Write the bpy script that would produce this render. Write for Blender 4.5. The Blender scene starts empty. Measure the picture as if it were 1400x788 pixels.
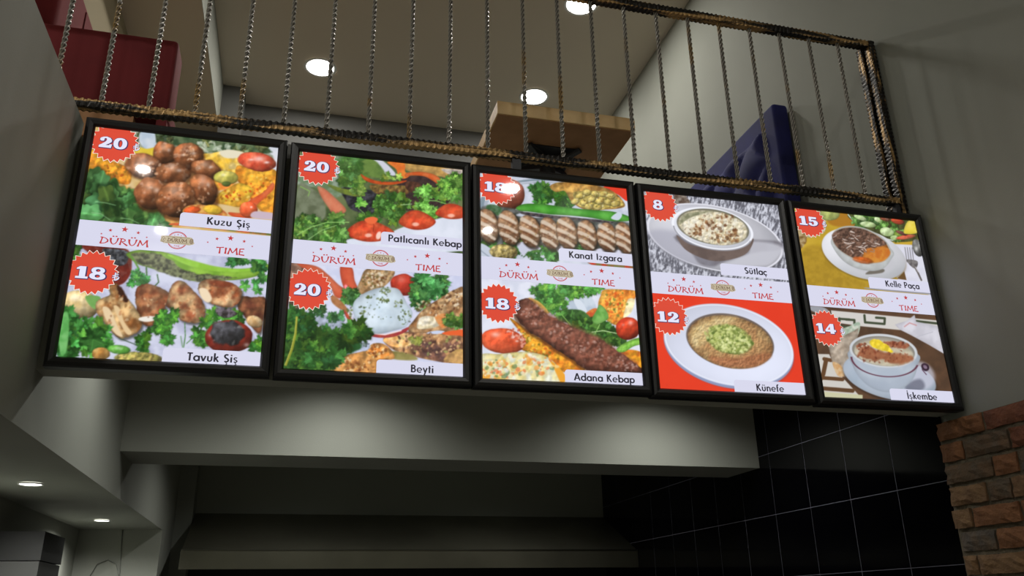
import bpy, bmesh, math, random
import numpy as np
from mathutils import Matrix, Vector, Euler

# ------------------------------------------------------------------ camera, world, lights, exposure
S = bpy.context.scene
COL = S.collection
cam_data = bpy.data.cameras.new('camera')
cam = bpy.data.objects.new('camera', cam_data)
COL.objects.link(cam)
S.camera = cam
cam_data.sensor_width = 36.0
cam_data.lens = 1144.95 / 1400 * 36.0
cam_data.clip_start = 0.05
_R = Matrix(((0.96772491, -0.25150715, -0.01589501),
             (-0.07569468, -0.35025278, 0.93359162),
             (-0.24037224, -0.9022567, -0.35798609)))      # rows: right, up, back
cam.matrix_world = Matrix.Translation((0.7215, -2.7377, 1.6197)) @ _R.transposed().to_4x4()

w = bpy.data.worlds.new('world')
S.world = w
w.use_nodes = True
w.node_tree.nodes['Background'].inputs[0].default_value = (0.55, 0.56, 0.52, 1)
w.node_tree.nodes['Background'].inputs[1].default_value = 0.02

S.view_settings.view_transform = 'Standard'
S.view_settings.look = 'None'
S.view_settings.gamma = 1.0
S.view_settings.use_curve_mapping = False
S.view_settings.exposure = 0.0

# lamp powers (watts); each lamp's light is made in the downlight builder
P_UP = 14.0        # downlights in the mezzanine ceiling
P_HALL = 30.0      # hall ceiling behind the camera
P_KITCHEN = 36    # downlights in the slab behind the menu boards
P_HOOD = 34         # downlights behind the bulkhead
P_SOFFIT = 42    # the two small ones in the left soffit
E_PRINT = 1.07     # backlit prints

# ------------------------------------------------------------------ helpers
def lin(c):
    return tuple((x / 12.92 if x <= 0.04045 else ((x + 0.055) / 1.055) ** 2.4) for x in c)

def rgb(r, g, b):
    return lin((r / 255, g / 255, b / 255))

MATS = {}
def mat(name, color, rough=0.6, metal=0.0, color2=None, nscale=6.0, bump=0.0, bscale=60.0, spec=0.5, detail=3.0,
        emit=None, estr=1.0, lo=0.35, hi=0.65, sheen=0.0):
    if name in MATS:
        return MATS[name]
    m = bpy.data.materials.new(name)
    m.use_nodes = True
    nt = m.node_tree
    N, L = nt.nodes, nt.links
    b = N['Principled BSDF']
    b.inputs['Base Color'].default_value = (*color, 1)
    b.inputs['Roughness'].default_value = rough
    b.inputs['Metallic'].default_value = metal
    b.inputs['Specular IOR Level'].default_value = spec
    if sheen:
        b.inputs['Sheen Weight'].default_value = sheen
        b.inputs['Sheen Roughness'].default_value = 0.4
        b.inputs['Sheen Tint'].default_value = (*[min(1, c * 3 + .1) for c in color], 1)
    tc = N.new('ShaderNodeTexCoord')
    if color2 is not None:
        n = N.new('ShaderNodeTexNoise'); n.inputs['Scale'].default_value = nscale; n.inputs['Detail'].default_value = detail
        r = N.new('ShaderNodeValToRGB')
        r.color_ramp.elements[0].position = lo; r.color_ramp.elements[0].color = (*color, 1)
        r.color_ramp.elements[1].position = hi; r.color_ramp.elements[1].color = (*color2, 1)
        L.new(tc.outputs['Object'], n.inputs['Vector']); L.new(n.outputs['Fac'], r.inputs['Fac'])
        L.new(r.outputs['Color'], b.inputs['Base Color'])
    if bump:
        n2 = N.new('ShaderNodeTexNoise'); n2.inputs['Scale'].default_value = bscale; n2.inputs['Detail'].default_value = 4
        bp = N.new('ShaderNodeBump'); bp.inputs['Strength'].default_value = bump; bp.inputs['Distance'].default_value = 0.01
        L.new(tc.outputs['Object'], n2.inputs['Vector']); L.new(n2.outputs['Fac'], bp.inputs['Height'])
        L.new(bp.outputs['Normal'], b.inputs['Normal'])
    if emit is not None:
        b.inputs['Emission Color'].default_value = (*emit, 1)
        b.inputs['Emission Strength'].default_value = estr
    MATS[name] = m
    return m

def print_mat(name, color=None):
    """backlit print under a clear sheet: light comes through the ink, the surface is glossy"""
    if name in MATS:
        return MATS[name]
    m = bpy.data.materials.new(name); m.use_nodes = True
    nt = m.node_tree; N, L = nt.nodes, nt.links
    b = N['Principled BSDF']
    b.inputs['Base Color'].default_value = (0.02, 0.02, 0.02, 1)
    b.inputs['Roughness'].default_value = 0.025
    b.inputs['Specular IOR Level'].default_value = 0.45
    if color is None:
        a = N.new('ShaderNodeVertexColor'); a.layer_name = 'ink'
        L.new(a.outputs['Color'], b.inputs['Emission Color'])
    else:
        b.inputs['Emission Color'].default_value = (*color, 1)
    b.inputs['Emission Strength'].default_value = E_PRINT
    MATS[name] = m
    return m

def tag(o, label=None, cat=None, group=None, kind=None):
    if label: o['label'] = label
    if cat: o['category'] = cat
    if group: o['group'] = group
    if kind: o['kind'] = kind
    return o

def empty(name, loc=(0, 0, 0), label=None, cat=None, group=None, rot=None, kind=None):
    o = bpy.data.objects.new(name, None)
    o.empty_display_size = 0.05
    COL.objects.link(o)
    o.location = loc
    if rot: o.rotation_euler = rot
    return tag(o, label, cat, group, kind)

def link_mesh(name, me, m=None, parent=None, loc=None):
    o = bpy.data.objects.new(name, me)
    COL.objects.link(o)
    if m is not None and not me.materials:
        me.materials.append(m)
    if parent: o.parent = parent
    if loc: o.location = loc
    return o

def obj(name, bm, m, parent=None, smooth=False, loc=None, bevel=0.0, seg=2):
    if bevel > 0:
        bmesh.ops.bevel(bm, geom=list(bm.edges), offset=bevel, segments=seg, affect='EDGES', profile=0.5, clamp_overlap=True)
    me = bpy.data.meshes.new(name)
    bmesh.ops.recalc_face_normals(bm, faces=bm.faces)
    bm.to_mesh(me); bm.free()
    if smooth:
        for p in me.polygons: p.use_smooth = True
    return link_mesh(name, me, m, parent, loc)

def box(bm, x0, x1, y0, y1, z0, z1):
    vs = [bm.verts.new((x, y, z)) for x in (x0, x1) for y in (y0, y1) for z in (z0, z1)]
    for f in ((0, 1, 3, 2), (4, 6, 7, 5), (0, 4, 5, 1), (2, 3, 7, 6), (0, 2, 6, 4), (1, 5, 7, 3)):
        bm.faces.new([vs[i] for i in f])
    return vs

def bx(name, m, x0, x1, y0, y1, z0, z1, parent=None, bevel=0.0, kind=None, seg=2, smooth=False):
    bm = bmesh.new(); box(bm, x0, x1, y0, y1, z0, z1)
    o = obj(name, bm, m, parent, bevel=bevel, seg=seg, smooth=smooth)
    if kind: o['kind'] = kind
    return o

def cyl(bm, c, r0, r1, z0, z1, n=32, cap=True):
    a = [bm.verts.new((c[0] + r0 * math.cos(2 * math.pi * i / n), c[1] + r0 * math.sin(2 * math.pi * i / n), z0)) for i in range(n)]
    b = [bm.verts.new((c[0] + r1 * math.cos(2 * math.pi * i / n), c[1] + r1 * math.sin(2 * math.pi * i / n), z1)) for i in range(n)]
    for i in range(n):
        bm.faces.new((a[i], a[(i + 1) % n], b[(i + 1) % n], b[i]))
    if cap:
        bm.faces.new(list(reversed(a))); bm.faces.new(b)

def tube(bm, pts, r, n=8):
    rings = []
    for i, p in enumerate(pts):
        p = Vector(p)
        d = (Vector(pts[min(i + 1, len(pts) - 1)]) - Vector(pts[max(i - 1, 0)])).normalized()
        u = d.orthogonal().normalized() if i == 0 else (u - d * u.dot(d)).normalized()
        v = d.cross(u)
        rings.append([bm.verts.new(p + r * (math.cos(2 * math.pi * k / n) * u + math.sin(2 * math.pi * k / n) * v)) for k in range(n)])
    for a, b in zip(rings, rings[1:]):
        for k in range(n):
            bm.faces.new((a[k], a[(k + 1) % n], b[(k + 1) % n], b[k]))
    bm.faces.new(list(reversed(rings[0]))); bm.faces.new(rings[-1])

# ------------------------------------------------------------------ materials
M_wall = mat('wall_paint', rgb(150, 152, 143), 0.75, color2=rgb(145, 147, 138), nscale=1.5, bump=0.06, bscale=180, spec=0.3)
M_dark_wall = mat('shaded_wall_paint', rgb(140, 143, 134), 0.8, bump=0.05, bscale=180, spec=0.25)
M_back = mat('grey_back_wall_paint', rgb(112, 112, 110), 0.8, bump=0.04, bscale=160, spec=0.2)
M_brown = mat('brown_ceiling_paint', rgb(204, 193, 175), 0.8, bump=0.04, bscale=160, spec=0.2)
M_beige = mat('beige_wall_paint', rgb(160, 149, 124), 0.8, bump=0.04, bscale=160, spec=0.2)
M_floor = mat('floor_tile_beige', rgb(175, 168, 155), 0.4, color2=rgb(160, 152, 140), nscale=3)
M_black = mat('black_frame_plastic', rgb(24, 24, 26), 0.38, spec=0.5, bump=0.02, bscale=300)
M_wood = mat('light_oak', rgb(248, 212, 156), 0.5, color2=rgb(238, 196, 136), nscale=9)
M_wood_under = mat('brown_chipboard', rgb(184, 134, 92), 0.7, color2=rgb(172, 124, 82), nscale=14)
M_steel = mat('brushed_steel', rgb(118, 118, 110), 0.3, metal=1.0, bump=0.03, bscale=90)
M_grey_metal = mat('grey_painted_steel', rgb(92, 92, 90), 0.5, spec=0.5)
M_dark_iron = mat('dark_iron', rgb(62, 62, 66), 0.5, metal=0.4)
M_red = mat('red_velvet', rgb(122, 32, 36), 0.85, color2=rgb(108, 25, 31), nscale=4, sheen=0.25, bump=0.05, bscale=400)
M_blue = mat('navy_velvet', rgb(24, 28, 100), 0.8, color2=rgb(19, 22, 80), nscale=5, sheen=0.08)
M_grout = mat('grey_tile_grout', rgb(104, 104, 116), 0.8)
M_tile = mat('black_glazed_tile', rgb(3, 3, 6), 0.08, spec=0.2, color2=rgb(5, 5, 8), nscale=7)
M_mortar = mat('brick_mortar', rgb(112, 102, 84), 0.95, color2=rgb(92, 84, 70), nscale=30, bump=0.5, bscale=120)
M_glow = mat('lamp_diffuser', rgb(250, 250, 245), 0.4, emit=(1.0, 0.98, 0.93), estr=14.0)
M_glow_small = mat('small_lamp_diffuser', rgb(250, 250, 245), 0.4, emit=(1.0, 0.98, 0.92), estr=6.0)
M_white_trim = mat('white_lamp_trim', rgb(215, 215, 210), 0.4)

def patina(name, lo, hi):
    m = bpy.data.materials.new(name); m.use_nodes = True
    nt = m.node_tree; N, L = nt.nodes, nt.links
    b = N['Principled BSDF']
    tc = N.new('ShaderNodeTexCoord')
    mp = N.new('ShaderNodeMapping'); mp.inputs['Scale'].default_value = (3.5, 34, 34)
    n = N.new('ShaderNodeTexNoise'); n.inputs['Scale'].default_value = 1.0; n.inputs['Detail'].default_value = 5; n.inputs['Roughness'].default_value = .65
    r = N.new('ShaderNodeValToRGB')
    r.color_ramp.elements[0].position = lo; r.color_ramp.elements[0].color = (*rgb(30, 27, 24), 1)
    r.color_ramp.elements[1].position = hi; r.color_ramp.elements[1].color = (*rgb(186, 150, 98), 1)
    L.new(tc.outputs['Object'], mp.inputs['Vector']); L.new(mp.outputs['Vector'], n.inputs['Vector'])
    L.new(n.outputs['Fac'], r.inputs['Fac']); L.new(r.outputs['Color'], b.inputs['Base Color'])
    b.inputs['Metallic'].default_value = .5; b.inputs['Roughness'].default_value = .4
    bp = N.new('ShaderNodeBump'); bp.inputs['Strength'].default_value = .6; bp.inputs['Distance'].default_value = .004
    L.new(n.outputs['Fac'], bp.inputs['Height']); L.new(bp.outputs['Normal'], b.inputs['Normal'])
    return m
M_rail = patina('gold_worn_black_iron', .50, .585)
M_post = patina('black_iron_with_gold_traces', .57, .66)

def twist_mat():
    """black iron with gilt patches; silver glints on ridges and groove shade are painted in"""
    m = bpy.data.materials.new('twisted_iron_painted_glints'); m.use_nodes = True
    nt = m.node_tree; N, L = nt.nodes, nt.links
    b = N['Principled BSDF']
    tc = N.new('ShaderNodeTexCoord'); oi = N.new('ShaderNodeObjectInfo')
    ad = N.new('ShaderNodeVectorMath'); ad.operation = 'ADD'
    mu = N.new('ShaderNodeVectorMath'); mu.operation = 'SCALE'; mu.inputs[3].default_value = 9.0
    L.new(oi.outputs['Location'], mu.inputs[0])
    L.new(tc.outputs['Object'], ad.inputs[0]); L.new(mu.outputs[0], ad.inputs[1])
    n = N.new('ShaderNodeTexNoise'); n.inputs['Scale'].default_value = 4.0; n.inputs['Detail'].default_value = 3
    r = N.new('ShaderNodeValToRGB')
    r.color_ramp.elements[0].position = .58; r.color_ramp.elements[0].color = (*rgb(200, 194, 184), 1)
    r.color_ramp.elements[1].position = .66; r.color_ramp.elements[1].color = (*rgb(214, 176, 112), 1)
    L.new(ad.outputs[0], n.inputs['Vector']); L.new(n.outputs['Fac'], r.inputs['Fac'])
    vc = N.new('ShaderNodeVertexColor'); vc.layer_name = 'ridge_glint'
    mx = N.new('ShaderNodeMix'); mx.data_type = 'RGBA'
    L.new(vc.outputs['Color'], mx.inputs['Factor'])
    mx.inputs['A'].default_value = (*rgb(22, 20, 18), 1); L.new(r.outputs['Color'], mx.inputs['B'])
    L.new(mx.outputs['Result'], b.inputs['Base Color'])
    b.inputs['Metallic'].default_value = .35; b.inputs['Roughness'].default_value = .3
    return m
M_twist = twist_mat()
# ------------------------------------------------------------------ the building
XR = 3.315      # right wall
XL = -0.06      # left wall beside the boards
def st(name, m, *a, parent=None, bevel=0.0):
    return bx(name, m, *a, parent=parent, kind=None if parent else 'structure', bevel=bevel)

st('floor', M_floor, -3.3, 3.6, -7.6, 0.05, -0.1, 0.0)
st('floor_kitchen', mat('dark_kitchen_floor', rgb(60, 58, 56), 0.5), -3.3, 3.6, 0.05, 5.2, -0.1, 0.0)
st('ceiling', M_brown, -3.3, 3.6, -7.6, 4.3, 5.8, 5.95)
wall_right = st('wall_right', M_wall, XR, 3.6, -7.6, 5.2, 0.0, 5.8)
st('wall_front', M_wall, -3.3, 3.6, -7.8, -7.6, 0.0, 5.8)
st('wall_far_left', M_wall, -3.5, -3.3, -7.6, 5.2, 0.0, 5.8)
st('wall_back', M_back, -0.07, XR, 3.915, 4.05, 3.05, 5.8)
st('trim_1', M_back, -0.07, 0.105, 3.665, 3.915, 3.05, 5.8)                 # pilaster in the mezzanine corner
st('wall_mezzanine_left', M_beige, -3.3, -0.595, 0.15, 4.3, 3.05, 5.384)
st('ceiling_lowered', M_brown, -3.3, -0.072, 0.0, 4.3, 5.384, 5.795)
st('trim_2', M_wall, -0.072, -0.069, 0.0, 3.665, 5.384, 5.8)              # painted edge of the lowered ceiling
# left wall of the stair side: body, parapet, soffit
st('wall_left', M_wall, -0.562, XL, -4.4, 3.37, 2.143, 3.045)
st('wall_left_parapet', M_wall, -0.20, XL, -4.4, 0.055, 3.045, 3.215)
st('wall_left_lower', M_wall, -0.75, -0.562, -7.6, 4.2, 0.0, 3.05)
st('wall_left_return', M_wall, -0.562, XL, 3.37, 5.2, 0.0, 3.0)
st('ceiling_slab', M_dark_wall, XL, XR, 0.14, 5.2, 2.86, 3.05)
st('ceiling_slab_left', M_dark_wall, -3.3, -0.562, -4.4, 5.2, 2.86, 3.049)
st('wall_sign_beam', M_wall, XL, XR, 0.05, 0.14, 2.335, 3.16)
st('wall_bulkhead', M_wall, XL, XR, 1.56, 1.935, 2.345, 2.86)
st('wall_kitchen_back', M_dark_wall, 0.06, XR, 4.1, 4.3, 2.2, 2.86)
M_under_hood_dark = mat('dark_kitchen_wall', rgb(20, 20, 20), 0.6)  # near-black colour stands in for the darkness below the hood
st('wall_kitchen_lower', M_under_hood_dark, XL, XR, 4.1, 4.3, 0.0, 2.2)
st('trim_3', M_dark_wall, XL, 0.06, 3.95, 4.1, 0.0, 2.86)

# brick slips on the right wall, each brick a part
random.seed(5)
st('mortar_bed', M_mortar, XR - 0.022, XR, -2.2, 0.138, 1.1, 2.302, parent=wall_right)
brick_mats = [mat('brick_%s' % n, rgb(*c), 0.92, color2=rgb(*d), nscale=18, bump=0.6, bscale=70, detail=6) for n, c, d in (
    ('orange', (138, 94, 62), (118, 78, 50)), ('red', (128, 80, 56), (108, 68, 50)), ('tan', (134, 104, 72), (114, 86, 62)),
    ('grey', (92, 80, 66), (106, 82, 60)), ('dark', (84, 78, 72), (104, 86, 68)))]
def brick(y0, y1, z0, z1, mi):
    bm = bmesh.new()
    ny, nz = max(3, int((y1 - y0) / .028)), 4
    x_front = XR - 0.034 - random.uniform(0, .006)
    grid = []
    tilt = random.uniform(-.004, .004)
    for j in range(nz + 1):
        row = []
        for i in range(ny + 1):
            y = y0 + (y1 - y0) * i / ny; z = z0 + (z1 - z0) * j / nz
            ed = i in (0, ny) or j in (0, nz)
            x = x_front + random.uniform(-.0045, .0045) + (.006 if ed else 0) + tilt * (i / ny - .5)
            if ed:
                y += random.uniform(-.002, .002) if i in (0, ny) else 0
                z += random.uniform(-.002, .002) if j in (0, nz) else 0
            row.append(bm.verts.new((x, y, z)))
        grid.append(row)
    for j in range(nz):
        for i in range(ny):
            bm.faces.new((grid[j][i], grid[j][i + 1], grid[j + 1][i + 1], grid[j + 1][i]))
    rim = grid[0][:] + [grid[j][ny] for j in range(1, nz + 1)] + grid[nz][:-1][::-1] + [grid[j][0] for j in range(nz - 1, 0, -1)]
    back = [bm.verts.new((XR - .010, v.co.y, v.co.z)) for v in rim]
    n = len(rim)
    for k in range(n):
        bm.faces.new((rim[k], rim[(k + 1) % n], back[(k + 1) % n], back[k]))
    obj('brick', bm, brick_mats[mi], wall_right)
# the seven courses seen: joints measured along the wall (y), then random beyond
seen = [([0.13, -0.116], [0, 1]), ([0.134, 0.008, -0.222], [0, 3, 1]), ([0.13, -0.118], [3, 0]), ([0.13, -0.063], [2, 3]),
        ([0.134, 0.034], [2, 0]), ([0.125, -0.060], [4, 0]), ([0.125, 0.053], [2, 2])]
zt = 2.300
for c in range(14):
    z1 = zt - c * 0.0862; z0 = z1 - 0.069
    if c < len(seen):
        ys, ms = seen[c]; ys = list(ys); ms = list(ms)
    else:
        ys = [0.13 + random.uniform(-.006, .006)]; ms = []
        if c % 2: ys.append(0.02); ms.append(random.randrange(5))
    last_h = c in (0, 2, 5)
    while ys[-1] > -1.9:
        L_ = random.choice((.235, .24, .245)) if random.random() > .18 else .12
        ys.append(ys[-1] - L_); ms.append(random.choice((0, 0, 1, 2, 2, 3, 4)))
    while len(ms) < len(ys) - 1: ms.append(random.choice((0, 1, 2, 3)))
    for k in range(len(ys) - 1):
        brick(ys[k + 1] + .013, ys[k], z0, z1, ms[k])

# black glazed tiles on the right wall, each tile a part
st('grout_bed', M_grout, XR - 0.0092, XR, 0.140, 4.1, 0.42, 2.86, parent=wall_right)
tile_me = None
ys = [0.13 + 0.331 * k for k in range(13)]
zs = [2.738, 2.408, 2.078, 1.755, 1.428, 1.10, .77, .44]
for j, zt_ in enumerate(zs):
    for i in range(12):
        if tile_me is None:
            bm = bmesh.new(); box(bm, -.0035, .0035, .0014, .3296, .0014, .3276)
            o = obj('tile', bm, M_tile, wall_right, bevel=.0012, seg=1); tile_me = o.data
        else:
            o = link_mesh('tile', tile_me, None, wall_right)
        h = .33 if j else .121
        o.location = (XR - .0070, ys[i] , zt_ if j == 0 else zt_ - .0)
        o.scale = (1, 1, (zs[j - 1] - zt_) / .329 if j else .121 / .329)
        o.rotation_euler = (0, random.uniform(-.0008, .0008), random.uniform(-.0008, .0008))

# ------------------------------------------------------------------ cooker hood
hood = empty('cooker_hood', (1.7, 3.6, 1.9), 'dark stainless steel cooker hood along the kitchen wall below the bulkhead', 'hood')
def hp(bm, prof, x0, x1):
    a = [bm.verts.new((x0, y, z)) for y, z in prof]; b = [bm.verts.new((x1, y, z)) for y, z in prof]
    n = len(prof)
    for k in range(n): bm.faces.new((a[k], a[(k + 1) % n], b[(k + 1) % n], b[k]))
    bm.faces.new(a); bm.faces.new(list(reversed(b)))
M_hood = mat('dark_stainless', rgb(138, 136, 120), 0.32, metal=.86, color2=rgb(122, 120, 106), nscale=2, bump=0.03, bscale=50)
def place(o, p):   # keep a world-built mesh where it is under a parent empty
    o.parent = p; o.matrix_parent_inverse = p.matrix_world.inverted() if False else Matrix.Translation(-Vector(p.location)); return o
bm = bmesh.new(); hp(bm, [(4.09, 2.325), (3.42, 2.02), (3.42, 2.0), (4.09, 2.0)], 0.07, XR - .012)
place(obj('sloped_canopy', bm, M_hood), hood)
bm = bmesh.new(); hp(bm, [(3.42, 2.018), (3.405, 2.018), (3.405, 1.895), (3.42, 1.895)], 0.065, XR - .012)
place(obj('front_lip', bm, M_hood, bevel=.0015), hood)
bm = bmesh.new(); hp(bm, [(3.41, 2.024), (3.400, 2.024), (3.400, 2.016), (3.41, 2.016)], 0.065, XR - .012)
place(obj('edge_bead', bm, M_steel), hood)

# dark cabinet low on the left, under the soffit
cab = empty('wall_cabinet', (-.46, 1.9, 1.6), 'dark grey cabinet box low under the soffit at the left edge', 'cabinet')
M_cab2 = mat('grey_cabinet_rail', rgb(60, 60, 58), 0.6)
M_cab = mat('dark_cabinet_laminate', rgb(26, 26, 25), 0.6)
place(bx('cabinet_box', M_cab, -.5605, -.352, 1.7, 2.1, 1.862, 1.990), cab)
place(bx('lower_rail', M_cab2, -.5605, -.356, 1.702, 2.1, 1.60, 1.858), cab)

# cable hanging on the wall below the soffit
bm = bmesh.new()
tube(bm, [(-.30, 3.362, 2.14), (-.296, 3.362, 2.05), (-.288, 3.362, 1.96), (-.28, 3.362, 1.86), (-.28, 3.362, 1.72), (-.27, 3.362, 1.5)], .0035, 6)
tube(bm, [(-.45, 3.358, 1.86), (-.42, 3.356, 1.93), (-.36, 3.355, 1.955), (-.31, 3.355, 1.93), (-.285, 3.355, 1.86), (-.28, 3.355, 1.75)], .003, 6)
o = obj('cable', bm, mat('grey_cable', rgb(120, 122, 116), .5), smooth=True)
tag(o, 'thin grey cable looping down the wall below the left soffit', 'cable')

# ------------------------------------------------------------------ downlights
def downlight(loc, r, power, label, group=None, small=False, spot=None, name='ceiling_downlight'):
    t = empty(name, loc, label, 'ceiling light', group)
    bm = bmesh.new()
    n = 40
    prof = [(r * 1.0, -.004), (r * 1.16, -.006), (r * 1.2, -.001), (r * 1.2, .0), (r * 1.0, .0)]
    rings = [[bm.verts.new((a * math.cos(2 * math.pi * k / n), a * math.sin(2 * math.pi * k / n), z)) for k in range(n)] for a, z in prof]
    for A, B in zip(rings, rings[1:] + rings[:1]):
        for k in range(n): bm.faces.new((A[k], A[(k + 1) % n], B[(k + 1) % n], B[k]))
    obj('trim_ring', bm, M_white_trim, t, smooth=True)
    bm = bmesh.new(); cyl(bm, (0, 0), r * .97, r, -.0035, -.0005, n)
    obj('diffuser', bm, M_glow_small if small else M_glow, t)
    if spot:
        ld = bpy.data.lights.new('lamp_light', 'SPOT'); ld.spot_size = spot; ld.spot_blend = 1.0; ld.shadow_soft_size = .012
    else:
        ld = bpy.data.lights.new('lamp_light', 'AREA'); ld.shape = 'DISK'; ld.size = r * 2
    ld.energy = power; ld.color = (1.0, 1.0, .95) if spot else (1.0, .97, .9)
    lo = bpy.data.objects.new('lamp_light', ld); COL.objects.link(lo); lo.parent = t; lo.location = (0, 0, -.022 if spot else -.012)
    return t
ZC = 5.797
downlight((.714, 3.228, ZC), .11, P_UP, 'round white downlight left in the mezzanine ceiling', 'mezzanine downlights')
downlight((2.539, 3.231, ZC), .11, P_UP, 'round white downlight just above the oak table top', 'mezzanine downlights')
downlight((2.551, 1.992, ZC), .11, P_UP, 'round white downlight cut by the top railing', 'mezzanine downlights')
downlight((.714, 1.75, ZC), .11, P_UP, 'round white downlight above the frame, nearer the railing', 'mezzanine downlights')
for x, y, r_, w_, lb in ((-.70, -5.66, .055, 1.0, 'round hall downlight behind the viewer, nearer of the left pair'), (-.64, -7.25, .05, .8, 'round hall downlight by the front wall, farther of the left pair'),
                         (2.76, -4.62, .085, 1.2, 'large round hall downlight behind the viewer by the right wall'), (2.76, -5.62, .045, .6, 'small round hall downlight behind the large one by the right wall'),
                         (-1.6, -2.2, .08, 1.2, 'round hall downlight high above the left parapet')):
    downlight((x, y, ZC), r_, P_HALL * w_, lb, 'hall downlights')
for x, lb in ((.95, 'small downlight in the slab hidden behind the second menu board'), (2.6, 'small downlight in the slab hidden behind the fourth menu board')):
    downlight((x, 1.08, 2.857), .045, P_KITCHEN, lb, 'kitchen downlights', small=True, spot=2.6)
downlight((.30, .72, 2.857), .04, P_KITCHEN * .45, 'small downlight in the slab hidden behind the first menu board', 'kitchen downlights', small=True, spot=2.7)
for x, lb in ((.78, 'small downlight hidden behind the bulkhead, above the left of the cooker hood'), (2.25, 'small downlight hidden behind the bulkhead, above the right of the cooker hood')):
    downlight((x, 2.75, 2.857), .045, P_HOOD, lb, 'hood downlights', small=True, spot=2.6)
downlight((-.322, 1.214, 2.141), .042, P_SOFFIT, 'small recessed downlight in the left soffit, nearer the picture edge', 'soffit downlights', small=True, spot=2.85, name='soffit_downlight')
downlight((-.314, 2.737, 2.141), .040, P_SOFFIT, 'small recessed downlight in the left soffit, near its far end', 'soffit downlights', small=True, spot=2.85, name='soffit_downlight')
# ------------------------------------------------------------------ railing
YR = .09
rail = empty('balcony_railing', (1.6, YR, 3.2), 'black and gold hammered iron railing with twisted balusters above the menu boards', 'railing')
def hammered_bar(name, p0, p1, h, d, seed=0, m=None):
    """square bar with scalloped edges along local x"""
    rnd = random.Random(seed)
    p0, p1 = Vector(p0), Vector(p1); L_ = (p1 - p0).length
    n = int(L_ / .0055)
    bm = bmesh.new(); rings = []
    for i in range(n + 1):
        t = i / n * L_
        s = .0022 * math.sin(2 * math.pi * t / .022) + rnd.uniform(-.0007, .0007)
        s2 = .0022 * math.sin(2 * math.pi * t / .022 + 1.3) + rnd.uniform(-.0007, .0007)
        g = rnd.uniform(-.0008, .0008)
        pts = [(-d / 2 - s, -h / 2 - s2), (-d / 2 + g - .0015, 0), (-d / 2 - s2, h / 2 + s), (0, h / 2 + g), (d / 2 + s, h / 2 + s2), (d / 2 + s2, -h / 2 - s), (0, -h / 2 + .001 + g)]
        rings.append([bm.verts.new((t, y, z)) for y, z in pts])
    for A, B in zip(rings, rings[1:]):
        for k in range(7): bm.faces.new((A[k], A[(k + 1) % 7], B[(k + 1) % 7], B[k]))
    bm.faces.new(rings[0]); bm.faces.new(list(reversed(rings[-1])))
    o = obj(name, bm, m or M_rail)
    dx = (p1 - p0).normalized()
    o.rotation_euler = (0, -math.atan2(dx.z, dx.x), 0)
    o.location = p0 - Vector(rail.location); o.parent = rail
    return o
hammered_bar('bottom_rail', (-.55, YR, 3.312), (3.285, YR, 3.300), .030, .036, 1)
hammered_bar('top_rail', (-.55, YR, 4.162), (3.300, YR, 4.150), .034, .036, 2)
# end post: two bars side by side
for y_, x_ in ((YR - .004, 3.290), (YR + .052, 3.286)):
    hammered_bar('post', (x_, y_, 3.165), (x_ + .0001, y_, 4.165), .030, .036, int(x_ * 1000), M_post)
# short feet holding the bottom rail on the beam
for x_ in (1.50, 3.27):
    o = bx('rail_foot', M_dark_iron, x_ - .018, x_ + .018, YR - .012, YR + .012, 3.155, 3.30); place(o, rail)
bal_me = None
for k in range(-2, 21):
    x_ = -.027 + .157 * k
    if bal_me is None:
        bm = bmesh.new(); rings = []
        H_ = .826; n = 170
        for i in range(n + 1):
            z = H_ * i / n
            a = 2 * math.pi * z / .098
            rings.append([bm.verts.new(((.0098 if q % 2 == 0 else .0060) * math.cos(a + q * math.pi / 4), (.0098 if q % 2 == 0 else .0060) * math.sin(a + q * math.pi / 4), z)) for q in range(8)])
        for A, B in zip(rings, rings[1:]):
            for q in range(8): bm.faces.new((A[q], A[(q + 1) % 8], B[(q + 1) % 8], B[q]))
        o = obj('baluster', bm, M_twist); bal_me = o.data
        ca = bal_me.color_attributes.new('ridge_glint', 'FLOAT_COLOR', 'POINT')
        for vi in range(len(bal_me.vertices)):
            v_ = 1.0 if vi % 2 == 0 else 0.0  # highlight painted on the ridges, crevice shade in the grooves
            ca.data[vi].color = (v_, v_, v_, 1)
    else:
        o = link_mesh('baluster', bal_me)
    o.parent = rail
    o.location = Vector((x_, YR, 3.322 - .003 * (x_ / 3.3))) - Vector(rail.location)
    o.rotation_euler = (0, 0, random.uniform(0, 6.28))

# grey steel channel behind the second board
bm = bmesh.new(); box(bm, .56, 1.262, .062, .088, 3.160, 3.232)
o = obj('steel_channel', bm, M_grey_metal, bevel=.006); tag(o, 'grey steel channel lying along the beam top behind the second menu board', 'metal bar')

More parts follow.
